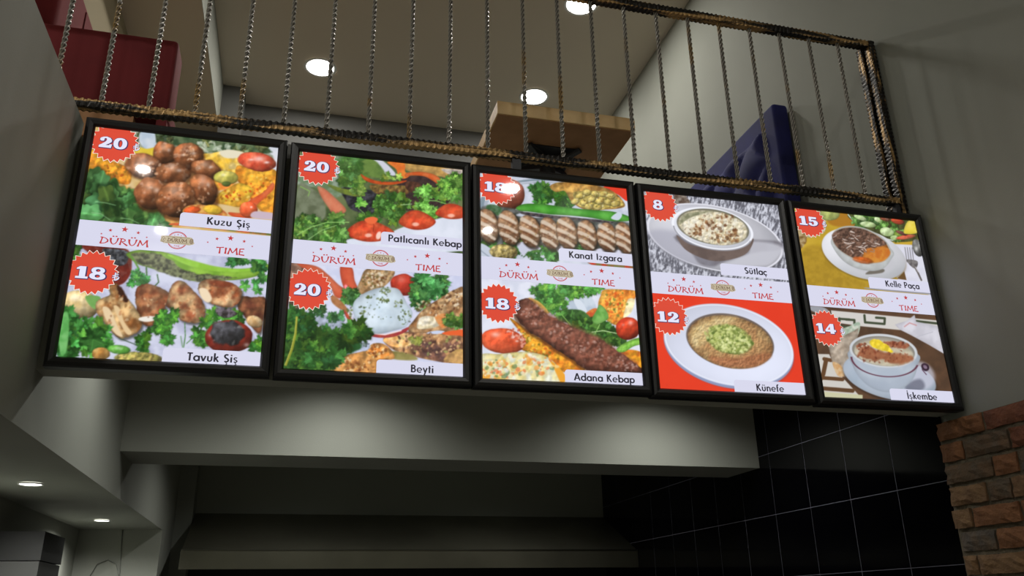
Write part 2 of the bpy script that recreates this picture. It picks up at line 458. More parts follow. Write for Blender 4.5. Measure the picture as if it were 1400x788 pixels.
# ------------------------------------------------------------------ oak table upstairs
tb = empty('dining_table', (1.874, .85, 3.05), 'square oak table seen from below behind the railing', 'table')
o = bx('table_top', M_wood, 1.530, 2.218, .505, 1.19, 3.772, 3.842, bevel=.003); place(o, tb)
o = bx('underside_panel', M_wood_under, 1.536, 2.212, .512, 1.184, 3.7685, 3.7725); place(o, tb)
bm = bmesh.new()
for a in range(4):
    c, s = math.cos(a * math.pi / 2 + .78), math.sin(a * math.pi / 2 + .78)
    px, py = -s * .018, c * .018
    v = [bm.verts.new((c * .0 + px, s * 0 + py, .712)), bm.verts.new((c * .19 + px, s * .19 + py, .712)), bm.verts.new((c * .19 - px, s * .19 - py, .712)), bm.verts.new((-px, -py, .712))]
    u = [bm.verts.new((px, py, .655)), bm.verts.new((c * .19 + px * .7, s * .19 + py * .7, .70)), bm.verts.new((c * .19 - px * .7, s * .19 - py * .7, .70)), bm.verts.new((-px, -py, .655))]
    for f in ((v[0], v[1], v[2], v[3]), (u[3], u[2], u[1], u[0]), (v[0], u[0], u[1], v[1]), (v[1], u[1], u[2], v[2]), (v[2], u[2], u[3], v[3])): bm.faces.new(f)
box(bm, -.125, .125, -.125, .125, .7125, .7184)
obj('mounting_bracket', bm, M_dark_iron, tb)
bm = bmesh.new(); cyl(bm, (0, 0), .04, .04, .02, .66, 24); obj('column', bm, M_dark_iron, tb, smooth=False)
bm = bmesh.new(); cyl(bm, (0, 0), .24, .23, .001, .02, 40); obj('base_plate', bm, M_dark_iron, tb)

# ------------------------------------------------------------------ red sofa upstairs
sf = empty('red_sofa', (-.2, 1.2, 3.05), 'red velvet sofa with a square arm on the mezzanine at top left', 'sofa')
def soft(name, m, x0, x1, y0, y1, z0, z1, r, parent, seg=4):
    o = bx(name, m, x0, x1, y0, y1, z0, z1, bevel=r, seg=seg, smooth=True); place(o, parent); return o
soft('arm', M_red, -.592, .128, .46, .62, 3.515, 3.90, .018, sf)
soft('arm', M_red, -.592, .128, 2.10, 2.26, 3.515, 3.90, .018, sf)
soft('seat', M_red, -.42, .105, .625, 2.095, 3.515, 3.70, .03, sf)
soft('backrest', M_red, -.592, -.41, .63, 2.09, 3.515, 4.42, .04, sf)
for y_ in (1.0, 1.36, 1.72):
    bm = bmesh.new(); tube(bm, [(-.408, y_, 3.7), (-.406, y_, 3.9), (-.408, y_, 4.37)], .004, 6); place(obj('seam', bm, mat('dark_red_seam', rgb(96, 22, 28), .9)), sf)
o = bx('wood_base', M_wood_under, -.592, .0, .47, 2.24, 3.40, 3.513); place(o, sf)
o = bx('front_panel', M_red, .085, .126, .47, 2.25, 3.16, 3.513, bevel=.006); place(o, sf)
o = bx('plinth', M_dark_iron, .06, .084, .5, 2.2, 3.05, 3.45); place(o, sf)
for x_, y_ in ((-.04, .52), (-.04, 2.2), (-.52, .52), (-.52, 2.2)):
    o = bx('foot', M_wood, x_ - .035, x_ + .035, y_ - .03, y_ + .03, 3.05, 3.40); place(o, sf)

# ------------------------------------------------------------------ blue tufted banquette along the right wall
bs = empty('blue_banquette', (3.1, 1.7, 3.05), 'navy velvet tufted banquette back against the right wall behind the railing', 'sofa')
Y0, Y1, ZT = .80, 2.6, 4.275
o = soft('back_frame', M_blue, 3.205, 3.305, Y0, Y1, 3.12, ZT, .022, bs)
# the inner panel: diamond tufting as relief
bm = bmesh.new()
pw, ph = 1.55, .86; ny, nz = 90, 54
gy, gz = .17, .17
vs = []
for j in range(nz + 1):
    row = []
    for i in range(ny + 1):
        y = i / ny * pw; z = j / nz * ph
        a = (y / gy + z / gz) * math.pi; b_ = (y / gy - z / gz) * math.pi
        puff = (abs(math.sin(a / 2)) * abs(math.sin(b_ / 2))) ** .55
        e = min(1, min(i, ny - i) / 3.5, min(j, nz - j) / 3.5)
        d = .012 + .050 * puff
        row.append(bm.verts.new((-d * e ** .5, y, z)))
    vs.append(row)
for j in range(nz):
    for i in range(ny):
        bm.faces.new((vs[j][i], vs[j][i + 1], vs[j + 1][i + 1], vs[j + 1][i]))
o = obj('tufted_panel', bm, M_blue, smooth=True); o.parent = bs; o.location = (3.207 - 3.1, Y0 + .11 - 1.7, ZT - .12 - ph - 3.05)
for r_ in range(6):
    for c_ in range(9):
        yy = (c_ + (.5 if r_ % 2 else 0)) * gy * 1.0; zz = r_ * gz / 2 * 1.0
        yy = c_ * gy + (gy / 2 if r_ % 2 else 0); zz = r_ * gz / 2 + .17
        if .08 < yy < pw - .08 and zz < ph - .08:
            bm = bmesh.new(); bmesh.ops.create_icosphere(bm, subdivisions=2, radius=.010)
            b_ = obj('button', bm, M_blue, smooth=True); b_.parent = bs
            b_.location = (3.207 - 3.1 - .016, Y0 + .11 - 1.7 + yy, ZT - .12 - ph - 3.05 + zz)
soft('seat', M_blue, 2.72, 3.2, Y0 + .02, Y1, 3.17, 3.48, .03, bs)
o = bx('plinth', M_dark_iron, 2.76, 3.3, Y0 + .04, Y1 - .02, 3.052, 3.17); place(o, bs)
# ------------------------------------------------------------------ lettering built from strokes
def arc(cx, cy, rx, ry, a0, a1, n=14):
    return [(cx + rx * math.cos(math.radians(a0 + (a1 - a0) * i / n)), cy + ry * math.sin(math.radians(a0 + (a1 - a0) * i / n))) for i in range(n + 1)]
W_ = .185           # stroke weight for cap height 1
XH = .66
def bowl(x0):      # round lower-case bowl
    return (arc(x0 + .27, XH / 2, .24, XH / 2 - .05, 0, 360, 24), W_)
def stem(x, y0=0., y1=1.):
    return ([(x, y0), (x, y1)], W_)
def dot(x, y, r=.1):
    return ([(x - r, y), (x + r, y)], 2 * r)
def cedilla(x):
    return ([(x, .02), (x - .02, -.08)] + arc(x - .03, -.18, .1, .09, 80, -110, 8), .085)
G = {
 'A': (.72, [([(.04, 0), (.36, 1)], W_), ([(.36, 1), (.68, 0)], W_), ([(.16, .3), (.56, .3)], .13)]),
 'B': (.58, [stem(.1), ([(.1, .93), (.25, .93)] + arc(.25, .74, .2, .19, 90, -90) + [(.1, .55)], .17), ([(.1, .53), (.28, .53)] + arc(.28, .30, .22, .23, 90, -90) + [(.1, .07)], .17)]),
 'K': (.62, [stem(.1), ([(.12, .46), (.52, 1)], W_), ([(.22, .56), (.56, 0)], W_)]),
 'P': (.54, [stem(.1), ([(.1, .93), (.26, .93)] + arc(.26, .69, .22, .24, 90, -90) + [(.1, .45)], .17)]),
 'T': (.52, [stem(.26, 0, 1), ([(.0, .93), (.52, .93)], .17)]),
 'I': (.22, [stem(.11)]),
 'İ': (.22, [stem(.11, 0, 1), dot(.11, 1.17, .08)]),
 'S': (.52, [(arc(.26, .74, .18, .2, 40, 250, 12) + arc(.24, .27, .2, .2, 80, -140, 14), W_)]),
 'a': (.6, [bowl(.03), stem(.53, 0, XH)]),
 'b': (.6, [(arc(.33, XH / 2, .23, XH / 2 - .05, 0, 360, 24), W_), stem(.09, 0, 1.06)]),
 'd': (.6, [bowl(.03), stem(.53, 0, 1.06)]),
 'p': (.6, [(arc(.33, XH / 2, .23, XH / 2 - .05, 0, 360, 24), W_), stem(.09, -.34, XH)]),
 'g': (.6, [bowl(.03), ([(.53, XH), (.53, -.08)] + arc(.30, -.1, .23, .2, 0, -150, 10), W_)]),
 'c': (.48, [(arc(.29, XH / 2, .24, XH / 2 - .05, 45, 315, 20), W_)]),
 'e': (.60, [(arc(.30, XH / 2, .25, XH / 2 - .05, 0, 315, 22), .145), ([(.06, XH / 2), (.56, XH / 2)], .10)]),
 'f': (.30, [([(.12, 0), (.12, .84)] + arc(.24, .86, .12, .13, 180, 60, 6), W_), ([(.0, .6), (.28, .6)], .11)]),
 'i': (.22, [stem(.11, 0, XH), dot(.11, .88, .08)]),
 'ı': (.22, [stem(.11, 0, XH)]),
 'j': (.22, [stem(.11, 0, XH)]),
 'k': (.5, [stem(.09, 0, 1.06), ([(.1, .3), (.42, XH)], .17), ([(.2, .4), (.46, 0)], .17)]),
 'l': (.2, [stem(.1, 0, 1.06)]),
 'm': (.86, [stem(.09, 0, XH), ([(.09, .40)] + arc(.25, .42, .16, .19, 180, 0, 8) + [(.41, 0)], .17), ([(.41, .40)] + arc(.58, .42, .17, .19, 180, 0, 8) + [(.75, 0)], .17)]),
 'n': (.55, [stem(.09, 0, XH), ([(.09, .40)] + arc(.27, .40, .18, .21, 180, 0, 10) + [(.45, 0)], .17)]),
 'r': (.36, [stem(.09, 0, XH), (arc(.27, .40, .18, .21, 180, 70, 6), .14)]),
 's': (.44, [(arc(.22, .48, .15, .13, 35, 240, 10) + arc(.20, .19, .16, .13, 70, -145, 10), .13)]),
 't': (.3, [stem(.15, 0, .9), ([(.0, .6), (.3, .6)], .11)]),
 'u': (.55, [([(.09, XH), (.09, .26)] + arc(.27, .26, .18, .21, 180, 360, 10) + [(.45, XH)], .17)]),
 'v': (.5, [([(.04, XH), (.25, 0)], .17), ([(.25, 0), (.46, XH)], .17)]),
 'y': (.5, [([(.04, XH), (.26, .04)], .17), ([(.46, XH), (.14, -.34)], .17)]),
 'z': (.46, [([(.03, .6), (.40, .6)], .12), ([(.40, .6), (.05, .06)], .13), ([(.03, .06), (.43, .06)], .12)]),
 ' ': (.3, []),
}
G['Ş'] = (G['S'][0], G['S'][1] + [cedilla(.26)]); G['ş'] = (G['s'][0], G['s'][1] + [cedilla(.22)])
G['ç'] = (G['c'][0], G['c'][1] + [cedilla(.27)])
G['ü'] = (G['u'][0], G['u'][1] + [dot(.17, .86, .07), dot(.38, .86, .07)])
# brush capitals of the header, tapered strokes
H = {
 'D': (.86, [([(.18, .95), (.13, .5), (.05, 0)], (.15, .12, .2)), ([(.0, 1.0), (.22, 1.0), (.52, .88), (.74, .62), (.72, .36), (.48, .13), (.04, .0)], (.16, .12, .1, .15, .17, .12, .12))]),
 'U': (.9, [([(.1, .98), (.12, .5), (.24, .14), (.42, .02), (.6, .16), (.74, .5), (.82, 1.04)], (.22, .17, .14, .13, .12, .11, .2))]),
 'R': (.82, [([(.2, .95), (.16, .5), (.1, -.02)], (.15, .13, .2)), ([(.04, .98), (.3, 1.0), (.56, .86), (.56, .66), (.2, .48)], (.14, .12, .13, .14, .1)), ([(.26, .5), (.5, .26), (.84, -.06)], (.1, .15, .2))]),
 'M': (1.06, [([(.2, .85), (.14, .5), (.04, -.04)], (.1, .13, .2)), ([(.18, .98), (.34, .6), (.5, .2)], (.2, .15, .1)), ([(.5, .2), (.72, .6), (.94, 1.08)], (.1, .12, .2)), ([(.92, .95), (.93, .5), (1.0, -.05)], (.12, .14, .22))]),
 'T': (.78, [([(.38, .95), (.38, .5), (.36, -.02)], (.14, .14, .2)), ([(.0, .92), (.36, .95), (.78, 1.02)], (.2, .12, .16))]),
 'I': (.34, [([(.18, 1.0), (.16, .5), (.14, 0)], (.24, .14, .22))]),
 'E': (.66, [([(.16, .97), (.14, .5), (.12, .02)], (.13, .14, .14)), ([(.1, .95), (.6, 1.0)], (.14, .18)), ([(.14, .52), (.5, .54)], (.11, .15)), ([(.08, .05), (.66, .0)], (.15, .2))]),
}
H['Ü'] = (.9, H['U'][1] + [dot(.32, 1.26, .09), dot(.62, 1.28, .09)])

def strip(bm, pts, wd, T):
    n = len(pts)
    P = [Vector(p) for p in pts]
    closed = (P[0] - P[-1]).length < 1e-6
    ws = wd if isinstance(wd, (tuple, list)) else [wd] * n
    prev = None; first = None
    for i in range(n):
        a = P[i - 1] if i else (P[-2] if closed else P[0]); b = P[i + 1] if i < n - 1 else (P[1] if closed else P[-1])
        d = (b - a)
        if d.length < 1e-9: d = Vector((1, 0))
        d.normalize(); nrm = Vector((-d.y, d.x)) * ws[i] / 2
        cur = (bm.verts.new(T(P[i] + nrm)), bm.verts.new(T(P[i] - nrm)))
        if prev: bm.faces.new((prev[0], prev[1], cur[1], cur[0]))
        prev = cur

def write(bm, text, font, x, z, h, y, spacing=.09, width=None, grow=0.0):
    """write text with its baseline starting at (x, z), cap height h; width fits the line"""
    total = sum(font[c][0] + spacing for c in text) - spacing
    sx = (width / total) if width else h
    cx = 0
    for c in text:
        adv, strokes = font[c]
        for pts, wd in strokes:
            def T(v, cx=cx): return (x + (v.x + cx) * sx, y, z + v.y * h)
            if grow: wd = [q + grow for q in wd] if isinstance(wd, (tuple, list)) else wd + grow
            strip(bm, pts, wd, T)
        cx += adv + spacing

def ngon(bm, pts, y):
    vs = [bm.verts.new((px, y, pz)) for px, pz in pts]
    try: f = bm.faces.new(vs)
    except ValueError: return
    f.normal_update()
    bmesh.ops.triangulate(bm, faces=[f], ngon_method='EAR_CLIP')

# heavy slab digits: polygons and rings, unit height
def dig_shapes(d):
    if d == '1': return .60, [('p', [(.0, .0), (.60, .0), (.60, .17), (.47, .17), (.47, 1.0), (.18, 1.0), (.02, .86), (.02, .74), (.17, .76), (.17, .17), (.0, .17)])]
    if d == '0': return .80, [('r', .40, .5, .40, .52, .13, .34)]
    if d == '8': return .78, [('r', .39, .74, .33, .27, .115, .115), ('r', .39, .27, .39, .29, .13, .13)]
    if d == '2': return .78, [('p', [(.02, .0), (.74, .0), (.78, .34), (.64, .34), (.60, .24), (.40, .24), (.60, .40), (.73, .56), (.74, .74), (.64, .92), (.42, 1.02), (.22, .98), (.06, .86), (.04, .68), (.12, .60), (.24, .60), (.31, .68), (.28, .80), (.36, .88), (.44, .82), (.44, .68), (.36, .52), (.18, .32), (.02, .17)])]
    if d == '5': return .74, [('p', [(.08, 1.0), (.66, 1.0), (.66, .78), (.28, .78), (.26, .64), (.42, .67), (.60, .62), (.73, .48), (.74, .28), (.62, .08), (.40, -.02), (.18, .0), (.02, .14), (.03, .28), (.14, .34), (.26, .28), (.27, .16), (.36, .12), (.43, .22), (.43, .42), (.34, .50), (.22, .44), (.08, .46)])]
    if d == '4': return .78, [('p', [(.40, 1.0), (.66, 1.0), (.66, .40), (.78, .40), (.78, .20), (.66, .20), (.66, .0), (.36, .0), (.36, .20), (.0, .20), (.0, .38)]), ('h', [(.36, .72), (.36, .40), (.17, .40)])]
def digits(bm, text, x, z, h, y, grow=0.0, sx=1.0, only_holes=False):
    for c in text:
        adv, shp = dig_shapes(c)
        for s in shp:
            if s[0] == 'r':
                _, cx, cy, ro, rp, ri, rq = s
                g = grow
                n = 36; a = []; b = []
                if only_holes: continue
                for k in range(n):
                    t = 2 * math.pi * k / n; ct, stt = math.cos(t), math.sin(t)
                    q = .8
                    f = 1 / (abs(ct) ** 2.3 + abs(stt) ** 2.3) ** (1 / 2.3)
                    a.append(bm.verts.new((x + (cx + (ro + g) * ct * f) * h * sx, y, z + (cy + (rp + g) * stt * f) * h)))
                    b.append(bm.verts.new((x + (cx + max(.02, ri - g) * ct) * h * sx, y, z + (cy + max(.02, rq - g) * stt) * h)))
                for k in range(n): bm.faces.new((a[k], a[(k + 1) % n], b[(k + 1) % n], b[k]))
            elif s[0] == 'p':
                if only_holes: continue
                ngon(bm, [(x + px * h * sx, z + py * h) for px, py in s[1]], y)
                if grow:
                    pp = [(px, py) for px, py in s[1]] + [s[1][0]]
                    strip(bm, pp, 2 * grow, lambda v: (x + v.x * h * sx, y, z + v.y * h))
            elif s[0] == 'h' and only_holes:
                ngon(bm, [(x + px * h * sx, z + py * h) for px, py in s[1]], y)
        x += (adv + .07) * h * sx

def star_pts(cx, cz, r, rot=0.0, k=.42):
    return [(cx + (r if i % 2 == 0 else r * k) * math.sin(math.pi * i / 5 + rot), cz + (r if i % 2 == 0 else r * k) * math.cos(math.pi * i / 5 + rot)) for i in range(10)]
def burst_pts(cx, cz, r0, r1, n=22, clip=(0.0, .6, 0.0, .809), rot=.1):
    return [(cx + (r1 if i % 2 == 0 else r0) * math.cos(math.pi * i / n + rot), cz + (r1 if i % 2 == 0 else r0) * math.sin(math.pi * i / n + rot)) for i in range(2 * n)]
def clip_poly(pts, x0, x1, z0, z1):
    def half(pts, inside, cut):
        out = []
        for i in range(len(pts)):
            a, b = pts[i - 1], pts[i]
            ia, ib = inside(a), inside(b)
            if ia != ib: out.append(cut(a, b))
            if ib: out.append(b)
        return out
    def cx_(v): return lambda a, b: (v, a[1] + (b[1] - a[1]) * (v - a[0]) / (b[0] - a[0]))
    def cz_(v): return lambda a, b: (a[0] + (b[0] - a[0]) * (v - a[1]) / (b[1] - a[1]), v)
    pts = half(pts, lambda p: p[0] >= x0, cx_(x0)); pts = half(pts, lambda p: p[0] <= x1, cx_(x1))
    pts = half(pts, lambda p: p[1] >= z0, cz_(z0)); pts = half(pts, lambda p: p[1] <= z1, cz_(z1))
    return pts
# ------------------------------------------------------------------ the food prints, painted as ink on a fine grid
CORNERS = [[(130, 172.5), (381, 202), (75, 488.7), (357, 503)], [(409.2, 206.2), (632.7, 232.5), (387.4, 505.5), (632.8, 516.4)],
           [(655.8, 236.6), (856.3, 258), (659.1, 518.8), (879.1, 527.9)], [(878.9, 261.7), (1063.1, 280), (901.1, 531.9), (1102.6, 542.2)],
           [(1083.4, 283.8), (1251, 302.5), (1126.7, 543.9), (1305.3, 552.4)]]      # where each flat print was traced: its corners
BW, BH = .6, .809
def homog(b):
    src = [(0, BH), (BW, BH), (0, 0), (BW, 0)]; A = []; B = []
    for (x, y), (X, Y) in zip(src, CORNERS[b]):
        A += [[x, y, 1, 0, 0, 0, -X * x, -X * y], [0, 0, 0, x, y, 1, -Y * x, -Y * y]]; B += [X, Y]
    return np.append(np.linalg.solve(np.array(A), np.array(B)), 1).reshape(3, 3)
_rng = np.random.RandomState(3)
_T = _rng.rand(512, 512).astype(np.float32)
def vn(x, y):
    xi = np.floor(x).astype(int); yi = np.floor(y).astype(int); fx = x - xi; fy = y - yi
    fx = fx * fx * (3 - 2 * fx); fy = fy * fy * (3 - 2 * fy)
    a = _T[yi % 512, xi % 512]; b = _T[yi % 512, (xi + 1) % 512]; c = _T[(yi + 1) % 512, xi % 512]; d = _T[(yi + 1) % 512, (xi + 1) % 512]
    return (a * (1 - fx) + b * fx) * (1 - fy) + (c * (1 - fx) + d * fx) * fy
def fbm(x, y, s, seed=0, o=4, gain=.5):
    r = 0; amp = 1; tot = 0
    for k in range(o):
        r = r + amp * vn(x / s * 2 ** k + 17.3 * seed + 5.1 * k, y / s * 2 ** k + 9.7 * seed + 3.3 * k); tot += amp; amp *= gain
    return r / tot
def sst(a, b, x):
    t = np.clip((x - a) / (b - a), 0, 1); return t * t * (3 - 2 * t)
def catmull(pts, k=5):
    P = np.array(pts, float); n = len(P); out = []
    for i in range(n):
        p0, p1, p2, p3 = P[i - 1], P[i], P[(i + 1) % n], P[(i + 2) % n]
        for t in np.arange(k) / k:
            out.append(.5 * (2 * p1 + (p2 - p0) * t + (2 * p0 - 5 * p1 + 4 * p2 - p3) * t * t + (3 * p1 - p0 - 3 * p2 + p3) * t ** 3))
    return np.array(out)

class Pic:
    def __init__(s, b, ox, oy, sc, z0, z1, nx=330):
        s.nx = nx; s.ny = int(nx * (z1 - z0) / BW) + 1; s.z0, s.z1 = z0, z1
        u = np.linspace(0, BW, s.nx); v = np.linspace(z0, z1, s.ny)
        Uu, Vv = np.meshgrid(u, v); h = homog(b)
        wd = h[2, 0] * Uu + h[2, 1] * Vv + 1
        s.X = ((h[0, 0] * Uu + h[0, 1] * Vv + h[0, 2]) / wd - ox) * sc
        s.Y = ((h[1, 0] * Uu + h[1, 1] * Vv + h[1, 2]) / wd - oy) * sc
        s.U, s.V = Uu, Vv
        s.C = np.ones((s.ny, s.nx, 3)) * .5
        s.px = (s.X[0, -1] - s.X[0, 0]) / nx
        s.seed = b * 11 + int(z0 * 10)
    def _s(s):
        s.seed += 1; return s.seed % 29
    def win(s, x0, x1, y0, y1):
        m = (s.X >= x0) & (s.X <= x1) & (s.Y >= y0) & (s.Y <= y1)
        r = np.where(m.any(1))[0]; c = np.where(m.any(0))[0]
        if len(r) == 0: return None
        return slice(r[0], r[-1] + 1), slice(c[0], c[-1] + 1)
    def put(s, w, m, col):
        m = m[..., None]; s.C[w] = s.C[w] * (1 - m) + np.clip(col, 0, 1.2) * m
    def bg(s, c1, c2=None, ns=60, lo=.3, hi=.7):
        c1 = np.array(c1) / 255.
        if c2 is None: s.C[:] = c1; return
        t = sst(lo, hi, fbm(s.X, s.Y, ns, s._s()))[..., None]; s.C[:] = c1 * (1 - t) + np.array(c2) / 255. * t
    def shade(s, w, d, c1, c2, ns, con, edge, ew, bump, bs, spec):
        X, Y = s.X[w], s.Y[w]
        con = con * 1.7; bump = bump * .5; bs = bs * 1.35; spec = spec * .55
        t = sst(.5 - con, .5 + con, fbm(X, Y, ns, s._s()))[..., None]
        col = np.array(c1) / 255. * (1 - t) + np.array(c2 if c2 is not None else c1) / 255. * t
        if bump:
            sd = s._s(); e = bs * .18
            g = fbm(X + e, Y + e, bs, sd, 3) - fbm(X - e, Y - e, bs, sd, 3)
            col = col * (1 + bump * np.clip(-g * 5, -1, 1))[..., None]
        if edge: col = col * (1 - edge * np.exp(-np.maximum(d, 0) / ew))[..., None]
        if spec:
            q = sst(.66, .78, fbm(X, Y, bs * .8, s._s(), 3))[..., None] * spec; col = col * (1 - q) + q * np.array([1, .98, .95])
        return col
    def poly(s, pts, c1, c2=None, ns=40, con=.15, soft=5, smooth=True, edge=0., ew=12, bump=0., bs=25, spec=0., wob=0., alpha=1.):
        P = catmull(pts) if smooth else np.array(pts, float)
        mg = soft + wob + 4
        w = s.win(P[:, 0].min() - mg, P[:, 0].max() + mg, P[:, 1].min() - mg, P[:, 1].max() + mg)
        if w is None: return
        X, Y = s.X[w], s.Y[w]; d2 = np.full(X.shape, 1e12); ins = np.zeros(X.shape, bool)
        Q = np.roll(P, -1, 0)
        for (ax, ay), (bx_, by) in zip(P, Q):
            ex, ey = bx_ - ax, by - ay; L2 = ex * ex + ey * ey + 1e-9
            t = np.clip(((X - ax) * ex + (Y - ay) * ey) / L2, 0, 1)
            d2 = np.minimum(d2, (X - ax - t * ex) ** 2 + (Y - ay - t * ey) ** 2)
            c = (ay > Y) != (by > Y)
            ins ^= c & (X < ex * (Y - ay) / (ey if abs(ey) > 1e-9 else 1e-9) + ax)
        d = np.sqrt(d2) * np.where(ins, 1, -1)
        if wob: d = d + (fbm(X, Y, wob * 3, s._s(), 3) - .5) * 2 * wob
        s.put(w, sst(-.5 * soft, .5 * soft, d) * alpha, s.shade(w, d, c1, c2, ns, con, edge, ew, bump, bs, spec))
    def ell(s, cx, cy, rx, ry, rot, c1, c2=None, ns=30, con=.2, soft=5, ball=.35, edge=.35, bump=.2, bs=22, spec=.3, wob=.08, light=(-.35, -.8), hi=None, alpha=1.):
        R = max(rx, ry) * 1.25 + 6; w = s.win(cx - R, cx + R, cy - R, cy + R)
        if w is None: return
        X, Y = s.X[w], s.Y[w]; a = math.radians(rot)
        p = ((X - cx) * math.cos(a) + (Y - cy) * math.sin(a)) / rx; q = (-(X - cx) * math.sin(a) + (Y - cy) * math.cos(a)) / ry
        r = np.sqrt(p * p + q * q) + 1e-9
        if wob: r = r + (fbm(X, Y, min(rx, ry) * .8, s._s(), 3) - .5) * 2 * wob
        d = (1 - r) * min(rx, ry)
        col = s.shade(w, d, c1, c2, ns, con, edge, min(rx, ry) * .18, bump, bs, spec)
        if ball:
            lx, ly = light; dx, dy = (X - cx) / R, (Y - cy) / R
            k = np.clip(1 + ball * (dx * lx + dy * ly) * 2.2, .2, 1.8); col = col * k[..., None]
        if hi is not None:
            for hx, hy, hr, hs in hi:
                g = np.exp(-(((X - cx - hx * rx) / (hr * rx)) ** 2 + ((Y - cy - hy * ry) / (hr * ry)) ** 2))[..., None] * hs
                col = col * (1 - g) + g
        s.put(w, sst(-.5 * soft, .5 * soft, d) * alpha, col)
    def ring(s, cx, cy, rx, ry, rot, wd, c, soft=4, alpha=1., a0=None, a1=None):
        R = max(rx, ry) + wd + 6; w = s.win(cx - R, cx + R, cy - R, cy + R)
        if w is None: return
        X, Y = s.X[w], s.Y[w]; a = math.radians(rot)
        p = ((X - cx) * math.cos(a) + (Y - cy) * math.sin(a)) / rx; q = (-(X - cx) * math.sin(a) + (Y - cy) * math.cos(a)) / ry
        d = wd / 2 - np.abs(np.sqrt(p * p + q * q) - 1) * min(rx, ry) 
        m = sst(-.5 * soft, .5 * soft, d) * alpha
        if a0 is not None:
            an = np.degrees(np.arctan2(q, p)) % 360; m = m * ((an - a0) % 360 < (a1 - a0) % 360)
        s.put(w, m, np.array(c) / 255. * np.ones(X.shape + (3,)))
    def line(s, pts, wd, c, soft=3, alpha=1., taper=None):
        P = np.array(pts, float); mg = wd + soft + 2
        w = s.win(P[:, 0].min() - mg, P[:, 0].max() + mg, P[:, 1].min() - mg, P[:, 1].max() + mg)
        if w is None: return
        X, Y = s.X[w], s.Y[w]; best = np.full(X.shape, -1e9); n = len(P) - 1
        for i in range(n):
            ax, ay = P[i]; ex, ey = P[i + 1] - P[i]; t = np.clip(((X - ax) * ex + (Y - ay) * ey) / (ex * ex + ey * ey + 1e-9), 0, 1)
            ww = wd / 2 if taper is None else (wd + (taper - wd) * ((i + t) / n)) / 2
            best = np.maximum(best, ww - np.hypot(X - ax - t * ex, Y - ay - t * ey))
        s.put(w, sst(-.5 * soft, .5 * soft, best) * alpha, np.array(c) / 255. * np.ones(X.shape + (3,)))
    def leaf(s, cx, cy, r, rot, c1, c2, lobes=3, alpha=1., rnd=None, sh=.45):
        w = s.win(cx - 1.2 * r, cx + 1.2 * r, cy - 1.2 * r, cy + 1.2 * r)
        if w is None: return
        X, Y = s.X[w] - cx, s.Y[w] - cy; th = np.arctan2(Y, X) - rot; rr = np.hypot(X, Y)
        ph = rnd.uniform(0, 6)
        el = .62 + .38 * math.cos(ph); prof = r * (.44 + .46 * np.abs(np.cos(lobes * th / 2)) + .09 * np.cos((lobes * 3 + 2) * th + ph)) * (1 - (1 - el) * .5 * np.sin(th) ** 2)
        d = prof - rr
        k = .5 + .5 * np.sin(th + ph) * .8 + (fbm(s.X[w], s.Y[w], r * .35, s._s(), 2) - .5) * 1.3
        k = np.clip(k, 0, 1)[..., None]; col = np.array(c1) / 255. * (1 - k) + np.array(c2) / 255. * k
        vein = np.exp(-(np.abs(np.sin(lobes * th / 2)) * rr / (r * .06)) ** 2)[..., None] * .25
        col = col * (1 + vein)
        m2 = sst(-r * .25, r * .1, d) * sh * alpha; s.put(w, m2, np.array([.06, .12, .06]) * np.ones(X.shape + (3,)))
        s.put(w, sst(-2.5, 2.5, d) * alpha, col)
    def greens(s, regs, n, r0, r1, c1=(30, 78, 34), c2=(92, 158, 74), seed=1, lobes=(3, 5), alpha=1., sh=.3):
        n = int(n * .8); r0 *= 1.15; r1 *= 1.25; c1 = (c1[0] * 1.05 + 8, c1[1], c1[2] * .9); c2 = (c2[0] + 4, c2[1] * .96, c2[2] * .92)
        rnd = random.Random(seed * 7 + 1)
        for i in range(n):
            cx, cy, rx, ry = rnd.choice(regs); a = rnd.uniform(0, 6.28); q = math.sqrt(rnd.random()); v = rnd.uniform(.65, 1.25)
            j = rnd.uniform(-12, 12)
            s.leaf(cx + rx * q * math.cos(a), cy + ry * q * math.sin(a), rnd.uniform(r0, r1), rnd.uniform(0, 6.28),
                   tuple(min(255, v * c) for c in c1), (min(255, v * c2[0] + j), min(255, v * c2[1]), min(255, v * c2[2] - j)), rnd.choice(lobes), alpha, rnd, sh)
    def specks(s, regs, n, r0, r1, cols, seed=1, alpha=.9, asp=1.6):
        rnd = random.Random(seed * 13 + 5)
        for i in range(n):
            cx, cy, rx, ry = rnd.choice(regs); a = rnd.uniform(0, 6.28); q = math.sqrt(rnd.random()); c = rnd.choice(cols); r = rnd.uniform(r0, r1)
            s.ell(cx + rx * q * math.cos(a), cy + ry * q * math.sin(a), r * rnd.uniform(1, asp), r, rnd.uniform(0, 180), c, soft=5, ball=.1, edge=.0, bump=0, spec=0, wob=.25, alpha=alpha * .72)
    def soften(s, k=1):
        for _ in range(k):
            C = np.pad(s.C, ((1, 1), (1, 1), (0, 0)), 'edge')
            s.C = (C[1:-1, 1:-1] * 4 + C[:-2, 1:-1] + C[2:, 1:-1] + C[1:-1, :-2] + C[1:-1, 2:]) / 8
    def mesh(s, name, y):
        ny, nx = s.ny, s.nx
        co = np.stack([s.U - BW / 2, np.full(s.U.shape, y), s.V], -1).reshape(-1, 3).astype(np.float32)
        i = np.arange(ny * nx).reshape(ny, nx)
        q = np.stack([i[:-1, :-1], i[:-1, 1:], i[1:, 1:], i[1:, :-1]], -1).reshape(-1, 4)
        me = bpy.data.meshes.new(name)
        me.vertices.add(ny * nx); me.vertices.foreach_set('co', co.ravel())
        me.loops.add(q.size); me.loops.foreach_set('vertex_index', q.ravel().astype(np.int32))
        me.polygons.add(len(q)); me.polygons.foreach_set('loop_start', (np.arange(len(q)) * 4).astype(np.int32))
        me.update(calc_edges=True)
